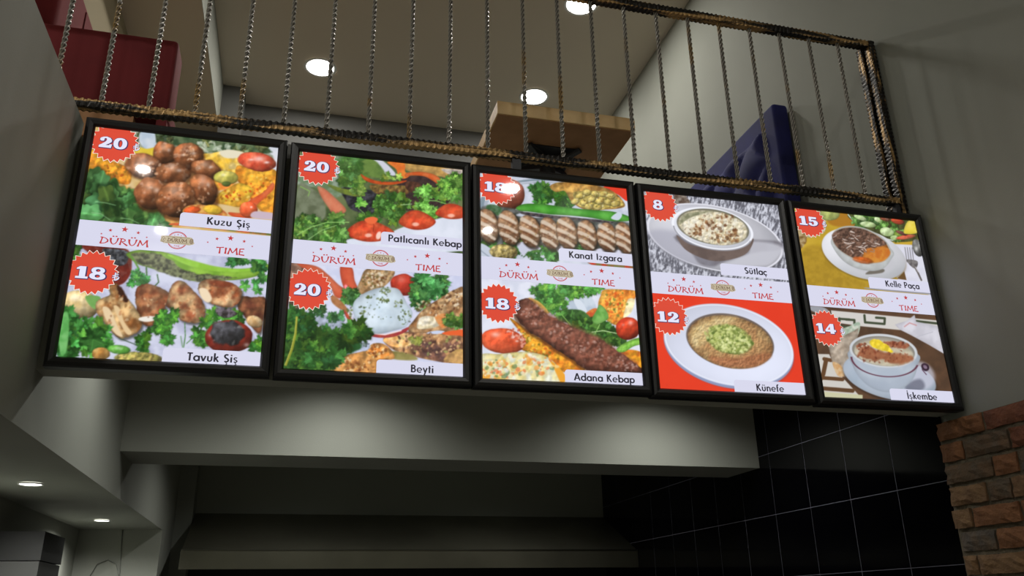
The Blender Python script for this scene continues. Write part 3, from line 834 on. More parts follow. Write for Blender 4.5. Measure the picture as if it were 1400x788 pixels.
        a = me.color_attributes.new('ink', 'FLOAT_COLOR', 'POINT')
        C = np.clip(s.C, 0, 1); Lc = np.where(C <= .04045, C / 12.92, ((C + .055) / 1.055) ** 2.4)
        a.data.foreach_set('color', np.concatenate([Lc, np.ones(Lc.shape[:2] + (1,))], -1).reshape(-1).astype(np.float32))
        return me

ZS0, ZS1 = .3745, .4635      # the white header between the two pictures
def p1t():
    p = Pic(0, 50, 150, 4, ZS1, BH)
    p.bg((206, 172, 108), (214, 188, 140), 90)
    p.poly([(540, 90), (1340, 90), (1340, 260), (1100, 240), (900, 250), (660, 250), (560, 250)], (120, 128, 104), (160, 165, 150), 60, soft=20)
    p.poly([(1180, 150), (1340, 170), (1340, 360), (1290, 340), (1290, 250), (1200, 225)], (198, 204, 214), (214, 216, 224), soft=14)
    p.poly([(640, 120), (760, 125), (1000, 160), (1200, 185), (1290, 235), (1150, 240), (1040, 220), (900, 240), (740, 190), (650, 180)], (52, 74, 48), (96, 112, 80), 30, soft=16, wob=8)
    p.greens([(700, 150, 60, 25), (900, 185, 120, 35), (1150, 215, 100, 20), (570, 140, 30, 25)], 30, 16, 34, (44, 66, 40), (110, 128, 92), 3, sh=.3)
    p.specks([(980, 200, 140, 25)], 26, 5, 12, [(196, 204, 186), (150, 168, 136)], 4, asp=3)
    p.poly([(572, 118), (640, 122), (652, 180), (655, 220), (600, 215), (560, 170)], (176, 190, 206), (200, 208, 218), soft=8)
    p.poly([(540, 200), (600, 212), (660, 205), (640, 260), (560, 265), (520, 250)], (212, 184, 52), (228, 200, 80), soft=8)
    p.poly([(885, 245), (960, 236), (1050, 222), (1140, 240), (1110, 300), (1110, 345), (1010, 330), (930, 290)], (222, 178, 62), (230, 204, 130), 30, soft=8, bump=.3)
    p.poly([(1000, 230), (1060, 218), (1135, 236), (1100, 262), (1030, 262)], (224, 216, 190), None, soft=10)
    # bread on the left
    p.poly([(283, 190), (330, 235), (400, 275), (470, 300), (516, 330), (508, 402), (440, 400), (360, 372), (275, 345)], (236, 172, 52), (226, 136, 44), 44, .2, soft=7, bump=.35, bs=20, edge=.25, spec=.1)
    p.poly([(330, 385), (420, 402), (520, 425), (600, 520), (780, 585), (790, 640), (660, 620), (520, 520), (430, 465)], (214, 182, 112), (222, 160, 84), 50, soft=8, bump=.2)
    p.specks([(400, 330, 100, 40)], 26, 3, 8, [(150, 60, 20), (120, 96, 30)], 2)
    # greens low left
    p.poly([(262, 340), (330, 385), (420, 430), (500, 480), (560, 540), (640, 570), (720, 645), (220, 645), (215, 500)], (34, 80, 40), (70, 128, 64), 40, .2, soft=10, wob=6)
    p.poly([(286, 425), (330, 430), (372, 490), (380, 512), (340, 520), (310, 470)], (196, 204, 206), (90, 100, 84), 14, soft=5)
    p.greens([(330, 400, 60, 40), (430, 480, 90, 40), (300, 540, 70, 60), (430, 570, 120, 50), (590, 600, 80, 30)], 46, 44, 88, (30, 74, 38), (92, 150, 86), 5, (2,), sh=.5)
    for a in ((300, 560, 400, 600), (320, 500, 430, 520), (460, 590, 560, 620)):
        p.line([(a[0], a[1]), ((a[0] + a[2]) / 2, a[1] + 6), (a[2], a[3])], 5, (150, 196, 142), alpha=.6)
    # breads right
    p.poly([(1098, 305), (1200, 325), (1320, 345), (1320, 570), (1240, 560), (1180, 500), (1150, 440), (1095, 380)], (236, 176, 58), (228, 138, 44), 50, .18, soft=7, bump=.35, bs=24, edge=.25, spec=.08)
    p.poly([(982, 470), (1040, 430), (1110, 400), (1180, 430), (1170, 480), (1120, 530), (1040, 520), (978, 505)], (236, 192, 64), (228, 158, 52), 36, soft=6, bump=.3, edge=.25)
    p.poly([(930, 380), (1040, 370), (1100, 380), (1060, 420), (1000, 440), (950, 420)], (230, 132, 58), (224, 168, 60), 30, soft=8, bump=.2)
    p.specks([(1220, 420, 90, 80), (1060, 470, 70, 35)], 60, 3, 8, [(190, 60, 20), (130, 80, 20), (240, 210, 110)], 7)
    p.ell(1205, 283, 108, 50, 12, (206, 72, 48), (226, 112, 80), spec=.25, hi=[(.1, -.3, .3, .6), (.5, .1, .14, .7), (-.3, -.2, .12, .6)])
    # meat cubes
    for m in ((700, 235, 64, 62, 10), (830, 255, 82, 72, 0), (590, 305, 105, 66, 10), (925, 325, 84, 54, 15), (745, 345, 100, 58, 8), (625, 460, 90, 86, 0), (915, 435, 66, 100, -28), (762, 492, 104, 98, 5)):
        p.ell(m[0] + 6, m[1] + 10, m[2] * 1.06, m[3] * 1.08, m[4], (70, 34, 16), soft=20, ball=0, spec=0, edge=0, alpha=.7)
        p.ell(*m, (150, 96, 60), (122, 70, 42), 50, .3, soft=8, ball=.5, edge=.35, bump=.4, bs=30, spec=.3, wob=.20, hi=[(-.1, -.5, .34, .28), (.35, -.25, .16, .4), (-.4, -.1, .1, .25)])
    p.specks([(620, 330, 80, 40), (760, 490, 80, 70), (830, 240, 50, 40), (910, 450, 40, 60)], 70, 3, 7, [(224, 170, 130), (90, 44, 22), (240, 214, 190)], 8, .7)
    p.ell(1035, 370, 66, 38, 5, (176, 174, 78), (204, 190, 96), spec=.2, hi=[(-.2, -.4, .25, .4)])
    p.ell(1038, 405, 24, 14, 0, (84, 98, 46), spec=0)
    p.poly([(1290, 398), (1240, 450), (1160, 500), (1130, 560), (1050, 560), (1080, 585), (1180, 590), (1200, 530), (1250, 480), (1300, 430)], (226, 88, 46), (234, 118, 70), 40, soft=6, edge=.2, spec=.12)
    p.ell(1160, 545, 50, 44, 0, (228, 84, 46), (236, 110, 66), hi=[(.3, -.3, .12, .8)], spec=.1)
    p.poly([(1195, 555), (1320, 570), (1320, 600), (1180, 590)], (196, 176, 190), None, soft=8)
    p.poly([(840, 520), (960, 525), (1010, 540), (1040, 580), (900, 570), (800, 560)], (182, 98, 52), (222, 170, 90), 20, soft=6)
    p.ell(965, 545, 54, 26, 8, (234, 196, 60), (222, 168, 60), spec=.2); p.ell(850, 548, 46, 20, -8, (222, 92, 44), spec=.2)
    p.poly([(725, 628), (870, 640), (1300, 690), (1300, 672), (980, 650), (780, 618)], (214, 92, 54), (90, 110, 56), 40, soft=5)
    return p
def p1b():
    p = Pic(0, 50, 320, 4, 0, ZS0)
    p.bg((178, 180, 206), (205, 208, 228), 70)
    p.poly([(245, 60), (360, 55), (500, 85), (520, 180), (500, 240), (460, 275), (400, 270), (300, 120)], (120, 46, 36), (92, 36, 30), 30, soft=8, spec=.15)
    p.poly([(360, 80), (430, 78), (500, 96), (490, 160), (430, 170), (380, 130)], (38, 38, 40), (108, 112, 120), 14, .2, soft=8, spec=.3)
    p.greens([(210, 90, 18, 40)], 8, 16, 30, seed=2)
    p.poly([(490, 105), (560, 85), (650, 88), (740, 108), (850, 145), (960, 175), (1080, 190), (1180, 185), (1262, 162), (1268, 195), (1200, 232), (1080, 252), (960, 250), (860, 256), (760, 228), (640, 190), (560, 165), (520, 140)], (112, 160, 48), (150, 196, 70), 60, soft=6, edge=.35, ew=16, spec=.1)
    p.poly([(520, 110), (620, 100), (720, 130), (800, 190), (900, 215), (1040, 228), (1100, 240), (980, 252), (860, 256), (740, 224), (620, 182), (540, 150)], (48, 50, 40), (128, 134, 96), 15, .18, soft=12, wob=12, spec=.3)
    p.poly([(720, 108), (850, 142), (980, 176), (1120, 190), (1240, 176), (1150, 205), (1000, 205), (860, 180), (760, 140)], (134, 184, 56), (150, 200, 74), soft=10)
    p.line([(600, 180), (606, 280)], 8, (60, 100, 50)); p.line([(520, 120), (560, 190)], 9, (90, 140, 50)); p.line([(660, 220), (668, 262), (650, 280)], 6, (50, 88, 46))
    p.greens([(550, 245, 65, 28), (1200, 270, 75, 45), (1085, 145, 60, 14), (1230, 175, 35, 20)], 44, 18, 38, (30, 90, 44), (80, 160, 84), 4)
    # potato and greens at left
    p.ell(235, 385, 105, 78, 10, (196, 168, 110), (216, 196, 150), 40, hi=[(-.3, -.5, .3, .4)], spec=.15)
    p.poly([(265, 340), (320, 335), (350, 350), (330, 410), (290, 390)], (130, 176, 100), (110, 160, 84), soft=5)
    # chicken pieces
    def ck(pts, c1=(190, 150, 108), c2=(150, 86, 52), spec=.12):
        q = [(x + 8, y + 12) for x, y in pts]; p.poly(q, (40, 36, 30), soft=18, alpha=.65)
        p.poly(pts, c1, c2, 46, .14, soft=5, edge=.4, ew=14, bump=.42, bs=34, spec=spec, wob=4)
    ck([(1110, 345), (1180, 345), (1258, 350), (1250, 430), (1228, 540), (1190, 520), (1140, 450), (1105, 410)], (150, 96, 64), (96, 52, 38))
    ck([(545, 300), (600, 270), (660, 285), (725, 320), (730, 370), (700, 400), (690, 470), (620, 505), (570, 480), (545, 400)], (172, 122, 84), (136, 74, 46))
    ck([(730, 300), (760, 262), (800, 255), (850, 300), (905, 360), (925, 430), (895, 482), (830, 485), (780, 462), (770, 420), (712, 395), (722, 340)], (200, 164, 118), (150, 84, 54))
    ck([(885, 285), (930, 246), (1030, 255), (1120, 300), (1115, 365), (1060, 402), (980, 388), (910, 350)], (214, 178, 132), (160, 86, 52))
    ck([(335, 360), (400, 330), (390, 285), (440, 270), (480, 330), (530, 390), (575, 470), (560, 530), (470, 572), (420, 545), (350, 460), (322, 410)], (206, 172, 122), (150, 96, 52))
    p.poly([(360, 400), (400, 410), (440, 500), (470, 560), (430, 545), (380, 470)], (226, 200, 160), None, soft=8); p.poly([(420, 395), (450, 400), (480, 480), (520, 540), (490, 545), (450, 470)], (222, 192, 146), None, soft=8)
    p.poly([(440, 280), (470, 300), (500, 360), (480, 370), (450, 330)], (60, 34, 24), None, soft=10, wob=4)
    p.poly([(890, 300), (930, 300), (960, 350), (940, 375), (905, 350)], (234, 212, 180), None, soft=10)
    p.ell(1000, 272, 60, 18, 6, (128, 56, 34), soft=14, ball=0, spec=.2, alpha=.8)
    p.poly([(570, 455), (640, 448), (650, 470), (600, 480), (560, 470)], (232, 226, 216), None, soft=6)
    p.ell(1195, 480, 48, 32, 20, (214, 190, 150), (190, 150, 100))
    p.specks([(630, 390, 80, 80), (820, 400, 80, 70), (440, 420, 80, 90), (1010, 320, 90, 50)], 70, 3, 9, [(110, 54, 30), (232, 206, 166), (90, 60, 30), (176, 104, 60)], 9, .7)
    # parsley
    p.greens([(250, 540, 120, 70), (320, 600, 110, 60), (170, 620, 50, 50), (170, 480, 30, 60)], 120, 30, 62, (26, 84, 34), (86, 170, 78), 6)
    p.poly([(140, 440), (170, 430), (175, 520), (160, 640), (130, 660), (120, 560)], (120, 186, 110), (86, 160, 80), soft=8)
    p.greens([(620, 590, 90, 45), (720, 460, 40, 45), (690, 500, 40, 30), (960, 490, 40, 60), (1060, 465, 60, 25), (735, 570, 55, 20), (890, 560, 24, 50), (1210, 600, 26, 30)], 76, 24, 46, (28, 86, 32), (88, 166, 62), 8)
    p.line([(812, 488), (815, 560), (806, 620)], 5, (70, 120, 60)); p.line([(860, 565), (822, 600)], 4, (70, 120, 60)); p.line([(450, 570), (560, 612)], 5, (60, 80, 60)); p.line([(800, 620), (790, 560)], 4, (80, 130, 70))
    p.poly([(985, 405), (1060, 410), (1100, 440), (1040, 460), (990, 440)], (36, 30, 30), (120, 110, 120), 16, soft=10)
    p.ell(1055, 562, 130, 92, 0, (150, 50, 34), (120, 36, 28), 40, hi=[(-.75, -.1, .12, .5), (.75, .5, .12, .4)], spec=.08)
    p.ell(1050, 545, 92, 70, 8, (38, 36, 38), (84, 84, 90), 26, .25, soft=16, wob=.3, spec=.45)
    p.ell(350, 655, 50, 36, 0, (196, 156, 92), (170, 120, 60)); p.ell(560, 680, 135, 34, 3, (186, 164, 96), (140, 136, 70), 14, bump=.5, bs=14)
    p.ell(450, 632, 66, 25, 5, (88, 156, 62), (110, 180, 76), hi=[(-.1, -.3, .3, .4)])
    return p
def p2t():
    p = Pic(1, 370, 180, 4.663, ZS1, BH)
    p.bg((66, 84, 50), (104, 116, 76), 90)
    p.poly([(160, 200), (480, 160), (520, 330), (420, 420), (300, 360), (160, 330)], (96, 120, 84), (150, 164, 150), 60, soft=20)
    p.poly([(800, 180), (1240, 220), (1240, 330), (1090, 290), (900, 260)], (152, 120, 70), (190, 150, 84), 40, soft=14, bump=.2)
    p.poly([(1090, 240), (1240, 250), (1240, 290), (1150, 280)], (150, 138, 130), (200, 190, 180), 20, soft=12)
    p.poly([(655, 178), (720, 190), (800, 275), (730, 275), (690, 240)], (200, 202, 216), None, soft=8)
    p.poly([(540, 180), (660, 180), (740, 290), (640, 290), (560, 260)], (104, 132, 64), (84, 112, 54), 40, soft=14)
    p.greens([(500, 230, 70, 60), (520, 310, 60, 40)], 50, 26, 60, (52, 104, 48), (112, 164, 84), 3, alpha=.9)
    p.poly([(450, 360), (600, 370), (720, 400), (740, 540), (640, 530), (520, 500), (480, 440)], (32, 32, 36), (62, 62, 70), 22, soft=10, spec=.1, bump=.5, bs=16)
    p.poly([(820, 300), (1000, 285), (1080, 340), (1150, 380), (1120, 470), (980, 500), (850, 500), (820, 400)], (46, 34, 36), (70, 52, 50), 26, soft=10, spec=.08)
    p.poly([(360, 335), (450, 360), (560, 385), (600, 410), (540, 415), (430, 385)], (112, 128, 50), (90, 104, 50), 24, soft=8)
    p.poly([(640, 340), (760, 345), (870, 350), (880, 395), (790, 415), (700, 405), (650, 380)], (132, 108, 56), (92, 66, 40), 22, soft=8, bump=.5, bs=18)
    p.poly([(872, 320), (950, 330), (960, 370), (900, 390), (860, 360)], (92, 58, 44), (70, 46, 36), 20, soft=8, bump=.4)
    p.poly([(575, 270), (610, 290), (680, 315), (780, 322), (862, 312), (855, 325), (770, 342), (670, 335), (600, 310)], (222, 100, 44), (196, 74, 34), 30, soft=4, edge=.25)
    p.poly([(745, 195), (850, 200), (860, 260), (900, 262), (880, 290), (850, 302), (815, 290), (800, 240)], (206, 100, 44), (224, 128, 52), 30, soft=6)
    p.poly([(860, 290), (870, 265), (960, 258), (1040, 275), (1088, 310), (1070, 340), (1040, 320), (980, 288), (900, 282)], (218, 96, 44), (228, 120, 66), 30, soft=4, edge=.25)
    p.greens([(760, 290, 60, 16), (560, 370, 40, 30)], 22, 14, 30, (70, 120, 50), (150, 186, 96), 5)
    p.poly([(180, 340), (260, 360), (330, 420), (350, 540), (260, 600), (150, 600)], (120, 128, 104), (90, 98, 74), 50, soft=14)
    p.poly([(300, 350), (350, 368), (420, 430), (478, 490), (470, 520), (410, 535), (365, 480), (320, 410)], (214, 136, 104), (206, 112, 82), 50, soft=8, edge=.2)
    # plate
    p.poly([(440, 720), (480, 690), (700, 670), (850, 610), (1060, 560), (1240, 545), (1240, 760), (440, 760)], (206, 212, 226), (220, 224, 238), 90, soft=10)
    p.greens([(790, 470, 70, 70), (790, 550, 45, 45), (640, 560, 90, 25), (720, 470, 30, 50)], 70, 24, 52, (36, 84, 34), (104, 158, 70), 6)
    p.greens([(1000, 380, 70, 28), (1140, 360, 70, 45), (1120, 420, 60, 25), (960, 480, 45, 45), (1010, 520, 40, 25), (1190, 320, 25, 30)], 90, 20, 44, (52, 112, 44), (134, 196, 90), 7, (3, 5, 7))
    p.line([(985, 440), (1060, 445), (1135, 470)], 6, (120, 170, 90)); p.line([(830, 470), (900, 465)], 5, (150, 180, 130))
    p.leaf(575, 455, 50, .3, (76, 140, 50), (130, 190, 84), 3, 1, random.Random(3)); p.line([(560, 490), (600, 525)], 4, (120, 170, 90))
    for m in ((635, 640, 155, 72, 6, 0), (935, 570, 118, 66, 6, 0), (1160, 515, 110, 52, 8, 0)):
        p.poly([(m[0] - m[2], m[1] + 12), (m[0] - m[2] * .55, m[1] - m[3] * .8), (m[0], m[1] - m[3]), (m[0] + m[2] * .6, m[1] - m[3] * .55), (m[0] + m[2], m[1] + 10), (m[0] + m[2] * .5, m[1] + m[3] * .8), (m[0] - m[2] * .3, m[1] + m[3] * .85)], (222, 92, 54), (204, 66, 40), 44, .2, soft=6, edge=.3, ew=16, bump=.2, spec=.1)
        p.ell(m[0] - 10, m[1] + 24, 22, 12, 0, (250, 200, 180), soft=10, ball=0, spec=0, bump=0, edge=0, alpha=.8)
    p.ell(690, 665, 16, 26, 20, (250, 235, 225), soft=8, ball=0, spec=0, bump=0, edge=0, alpha=.8)
    p.line([(640, 560), (660, 600), (655, 640)], 5, (150, 50, 30))
    p.poly([(600, 560), (650, 545), (685, 560), (660, 590), (620, 585)], (230, 106, 62), None, soft=6)
    p.greens([(200, 610, 45, 50), (300, 640, 90, 40), (420, 610, 90, 60), (390, 670, 90, 25), (250, 580, 50, 30)], 90, 24, 52, (40, 92, 38), (116, 170, 88), 8)
    p.line([(170, 660), (260, 610), (360, 580), (500, 580)], 5, (150, 196, 110)); p.line([(240, 690), (330, 630), (420, 600)], 4, (150, 196, 120)); p.line([(190, 350), (250, 380), (240, 410)], 6, (130, 170, 90))
    return p
def p2b():
    p = Pic(1, 370, 350, 4.147, 0, ZS0)
    p.bg((196, 200, 226), (214, 216, 236), 80)
    p.poly([(110, 40), (170, 45), (200, 90), (180, 280), (110, 320)], (170, 130, 110), (90, 70, 60), 40, soft=14)
    p.poly([(150, 45), (260, 60), (330, 110), (400, 175), (470, 200), (520, 210), (440, 240), (370, 235), (330, 160), (230, 100)], (204, 92, 62), (216, 112, 80), 50, soft=8, edge=.2)
    p.poly([(398, 60), (462, 68), (478, 140), (500, 205), (440, 215), (405, 150)], (212, 96, 66), (196, 78, 54), 40, soft=7, edge=.2)
    p.ell(432, 185, 12, 20, -20, (232, 120, 130), soft=10, spec=.3)
    p.poly([(540, 80), (610, 75), (700, 85), (690, 130), (640, 180), (600, 200), (540, 220), (488, 205), (510, 140)], (196, 172, 134), (156, 118, 78), 26, .2, soft=6, bump=.4, bs=18, edge=.2)
    p.specks([(590, 130, 70, 50)], 60, 3, 8, [(110, 70, 40), (230, 220, 200), (90, 80, 40)], 3)
    p.ell(758, 168, 78, 62, 10, (190, 66, 46), (172, 54, 40), 40, soft=6, ball=.2, spec=.04, hi=[(-.2, -.5, .3, .2)])
    p.greens([(860, 170, 50, 60), (930, 190, 60, 50), (840, 250, 40, 35), (960, 170, 30, 40)], 80, 24, 48, (34, 98, 52), (92, 168, 96), 5, (3, 5, 7))
    p.greens([(440, 235, 55, 28), (480, 220, 20, 20)], 24, 18, 36, (40, 92, 44), (96, 150, 80), 4)
    # rolls
    p.poly([(1100, 190), (1040, 195), (980, 230), (900, 280), (850, 320), (810, 370), (780, 410), (800, 440), (900, 440), (1000, 450), (1100, 380)], (190, 154, 112), (140, 96, 60), 40, .18, soft=6, bump=.42, bs=26, edge=.25, spec=.1)
    p.poly([(850, 350), (920, 345), (970, 370), (950, 400), (880, 415), (830, 410)], (222, 214, 196), (200, 186, 150), 24, soft=10, bump=.3)
    p.poly([(930, 345), (985, 330), (1010, 370), (990, 410), (960, 400)], (222, 120, 60), (214, 150, 90), 20, soft=8)
    p.specks([(950, 290, 130, 60), (1040, 240, 50, 40)], 110, 3, 9, [(84, 52, 34), (236, 222, 200), (226, 190, 140), (120, 80, 50)], 6)
    p.greens([(1060, 370, 60, 24)], 16, 20, 34, (50, 104, 40), (110, 150, 80), 7)
    p.poly([(885, 438), (940, 425), (985, 430), (950, 446)], (196, 206, 232), None, soft=5)
    p.poly([(970, 440), (1030, 425), (1100, 420), (1100, 465), (1030, 458)], (226, 96, 48), None, soft=6)
    p.poly([(640, 470), (740, 430), (860, 440), (1000, 450), (1100, 470), (1100, 610), (900, 590), (780, 560), (690, 530)], (182, 138, 88), (110, 76, 66), 44, .2, soft=8, bump=.45, bs=24, spec=.12)
    p.poly([(640, 475), (720, 435), (780, 450), (800, 500), (740, 520), (680, 510)], (236, 176, 104), (226, 196, 140), 30, soft=10, bump=.3)
    p.poly([(850, 500), (930, 500), (990, 560), (960, 595), (880, 570)], (86, 62, 60), (130, 90, 74), 20, soft=12, bump=.4)
    p.poly([(690, 540), (800, 560), (830, 590), (720, 590), (670, 570)], (120, 112, 60), (150, 140, 84), soft=12)
    p.poly([(985, 580), (1050, 530), (1100, 540), (1100, 610), (1000, 600)], (204, 164, 96), (180, 140, 90), 30, soft=8, bump=.3)
    p.specks([(870, 500, 220, 60)], 110, 3, 9, [(70, 44, 40), (240, 200, 150), (150, 160, 90), (226, 170, 120)], 9)
    p.greens([(820, 480, 40, 30)], 12, 12, 26, (120, 140, 60), (170, 190, 110), 9, alpha=.8)
    p.poly([(530, 540), (580, 500), (640, 500), (690, 540), (700, 585), (610, 600), (600, 680), (300, 680), (330, 600), (420, 565)], (184, 134, 76), (216, 150, 84), 44, .2, soft=7, bump=.42, bs=26, edge=.3, spec=.08)
    p.poly([(545, 545), (600, 505), (660, 530), (670, 575), (580, 580)], (230, 140, 62), (216, 170, 100), 26, soft=10, bump=.3)
    p.specks([(470, 620, 130, 40), (600, 540, 60, 40)], 90, 3, 9, [(110, 60, 30), (240, 214, 170), (150, 90, 50)], 10)
    # radish under the yogurt
    p.poly([(405, 275), (440, 320), (480, 380), (530, 420), (600, 445), (700, 440), (780, 405), (770, 430), (690, 462), (590, 462), (500, 425), (430, 350)], (206, 92, 60), (170, 60, 66), 40, soft=5, edge=.15)
    p.line([(415, 285), (450, 340), (495, 400), (560, 440), (650, 448), (740, 425)], 7, (236, 214, 216))
    p.poly([(345, 225), (380, 240), (430, 290), (440, 320), (390, 300), (350, 265)], (176, 120, 80), (150, 100, 60), 20, soft=8)
    p.poly([(466, 300), (480, 255), (530, 215), (590, 190), (650, 180), (720, 188), (750, 225), (775, 275), (805, 325), (785, 375), (765, 405), (700, 425), (620, 444), (560, 432), (510, 385), (478, 345)], (212, 226, 236), (190, 206, 220), 70, .2, soft=6, edge=.22, ew=18, bump=.12, bs=60)
    p.ell(560, 350, 60, 50, 0, (222, 232, 244), soft=40, ball=0, spec=0, bump=0, edge=0, alpha=.5)
    p.specks([(650, 200, 30, 22), (520, 310, 30, 25), (640, 250, 34, 16), (760, 350, 36, 46), (560, 235, 16, 10), (730, 270, 30, 20), (450, 320, 14, 30)], 130, 2, 6, [(70, 90, 40), (110, 120, 50), (60, 70, 40)], 11)
    p.specks([(620, 300, 120, 90)], 30, 2, 4, [(90, 100, 70)], 12)
    p.poly([(250, 350), (400, 345), (440, 420), (560, 500), (540, 540), (480, 520), (330, 440)], (186, 194, 220), (150, 160, 176), 24, soft=10)
    p.specks([(400, 410, 90, 50), (520, 500, 40, 20)], 60, 2, 6, [(50, 60, 56), (90, 110, 90)], 13)
    p.poly([(90, 330), (240, 340), (280, 420), (440, 440), (520, 520), (430, 560), (340, 640), (60, 660)], (30, 72, 34), (46, 92, 46), 40, soft=14, wob=10)
    p.greens([(160, 370, 70, 45), (200, 470, 110, 60), (360, 490, 90, 40), (160, 570, 80, 60), (290, 560, 90, 60), (480, 430, 55, 25)], 110, 34, 70, (22, 66, 28), (66, 124, 56), 14)
    p.greens([(290, 310, 50, 16), (360, 340, 40, 20)], 16, 18, 34, (46, 100, 60), (90, 150, 96), 15)
    p.line([(150, 350), (145, 440), (125, 530), (90, 620)], 12, (150, 150, 50), alpha=.9); p.line([(150, 350), (140, 440), (118, 530), (84, 620)], 4, (196, 190, 90))
    return p
def p3t():
    p = Pic(2, 630, 220, 4.926, ZS1, BH)
    p.bg((186, 192, 208), (208, 212, 226), 60)
    p.ring(700, 350, 560, 215, 6, 14, (110, 128, 140), alpha=.8); p.ring(700, 350, 530, 198, 6, 8, (150, 160, 172), alpha=.7)
    p.poly([(960, 175), (1130, 180), (1120, 270), (1060, 230)], (216, 58, 36), None, soft=5)
    p.ell(330, 230, 104, 106, 0, (150, 66, 44), (176, 84, 58), 50, ball=.4, hi=[(-.3, -.6, .25, .3)], spec=.03)
    p.greens([(540, 200, 50, 30), (545, 260, 50, 30), (670, 240, 60, 40), (700, 290, 40, 25)], 60, 24, 48, (24, 82, 32), (74, 142, 60), 3)
    p.line([(548, 130), (545, 200)], 5, (70, 110, 60))
    p.poly([(600, 175), (650, 148), (740, 145), (850, 155), (980, 185), (1060, 235), (1105, 300), (1060, 322), (960, 330), (880, 340), (800, 315), (740, 270), (700, 205), (640, 212)], (202, 160, 84), (170, 120, 56), 40, .2, soft=6, bump=.4, bs=26, edge=.3)
    p.poly([(760, 215), (880, 205), (1000, 215), (1070, 270), (1090, 300), (980, 322), (880, 330), (790, 300)], (196, 178, 102), (150, 130, 60), 22, .2, soft=10, bump=.5, bs=18)
    for i, m in enumerate(((800, 240), (850, 215), (905, 225), (960, 225), (1010, 240), (830, 285), (880, 260), (935, 275), (990, 280), (1040, 290), (860, 312), (920, 312), (770, 275))):
        p.ell(m[0], m[1], 30, 21, 15 * (i % 3) - 10, (206, 190, 116), (184, 160, 80), 16, spec=.12, edge=.45, wob=.15)
    p.specks([(920, 265, 140, 50)], 60, 2, 6, [(90, 90, 36), (130, 90, 40), (232, 222, 170)], 5)
    p.poly([(130, 330), (250, 310), (420, 340), (420, 380), (1150, 420), (1150, 620), (135, 560)], (60, 66, 60), (110, 112, 112), 40, soft=14)
    p.poly([(180, 300), (240, 300), (280, 330), (260, 370), (180, 350)], (54, 90, 54), (90, 120, 90), 20, soft=10)
    p.poly([(373, 318), (430, 292), (540, 292), (650, 305), (780, 322), (900, 332), (1020, 342), (1130, 375), (1130, 405), (1000, 405), (880, 385), (740, 370), (600, 362), (470, 345), (400, 338)], (66, 150, 44), (96, 180, 70), 70, soft=5, edge=.35, ew=12, spec=.06)
    p.poly([(1010, 385), (1060, 345), (1085, 365), (1060, 400)], (196, 206, 220), None, soft=5)
    p.poly([(420, 345), (600, 365), (800, 385), (1000, 408), (1000, 420), (760, 400), (560, 385), (420, 362)], (44, 40, 48), (90, 80, 80), 16, soft=6, spec=.2)
    p.greens([(160, 580, 30, 20), (260, 590, 60, 40), (360, 600, 50, 40), (500, 620, 60, 40), (600, 640, 50, 35), (540, 670, 80, 20), (810, 580, 30, 26), (380, 540, 60, 20)], 76, 22, 44, (28, 84, 36), (84, 142, 74), 8)
    p.poly([(130, 560), (200, 590), (240, 650), (130, 650)], (190, 198, 212), None, soft=8); p.line([(130, 600), (200, 655)], 8, (150, 160, 176))
    p.poly([(380, 560), (470, 545), (540, 590), (460, 610), (420, 640)], (196, 198, 216), None, soft=8, wob=5)
    p.poly([(640, 590), (700, 570), (730, 610), (690, 640)], (206, 206, 224), None, soft=8); p.poly([(900, 600), (960, 590), (1060, 600), (1150, 640), (900, 630)], (206, 206, 224), None, soft=6)
    p.ell(290, 615, 96, 52, 4, (178, 160, 108), (140, 124, 70), 18, bump=.5, bs=14)
    # ridged chops in a row
    for i, (cx, cy, rx, ry) in enumerate(((185, 440, 72, 116), (325, 452, 74, 118), (465, 476, 72, 112), (600, 490, 66, 110), (715, 488, 72, 112), (850, 502, 66, 106), (985, 515, 68, 100), (1098, 520, 60, 108))):
        p.ell(cx + 10, cy + 10, rx * 1.05, ry * 1.04, -14, (40, 32, 26), soft=16, ball=0, spec=0, bump=0, edge=0, alpha=.8)
        p.ell(cx, cy, rx, ry, -14, (172, 138, 106), (132, 90, 62), 34, .2, ball=.2, edge=.42, bump=.3, bs=20, spec=.06, wob=.06)
        for k in (-.5, 0.02, .52):
            y_ = cy + k * ry; hw = rx * (1 - k * k) ** .5 * .8
            p.line([(cx - hw, y_ - 26 + (i % 2) * 5), (cx + k * 6, y_ - 2), (cx + hw * .9, y_ + 28)], 25 if k > -.4 else 30, (212, 196, 178), soft=12, alpha=.85, taper=18)
            p.line([(cx - hw, y_ - 4), (cx + k * 6, y_ + 20), (cx + hw * .8, y_ + 48)], 8, (96, 56, 36), soft=10, alpha=.6)
    p.specks([(640, 490, 500, 80)], 130, 2, 6, [(90, 54, 34), (222, 204, 184), (150, 120, 60)], 12, .6)
    p.poly([(880, 640), (1180, 670), (1180, 725), (880, 700)], (196, 60, 44), (120, 120, 70), 40, soft=4)
    return p
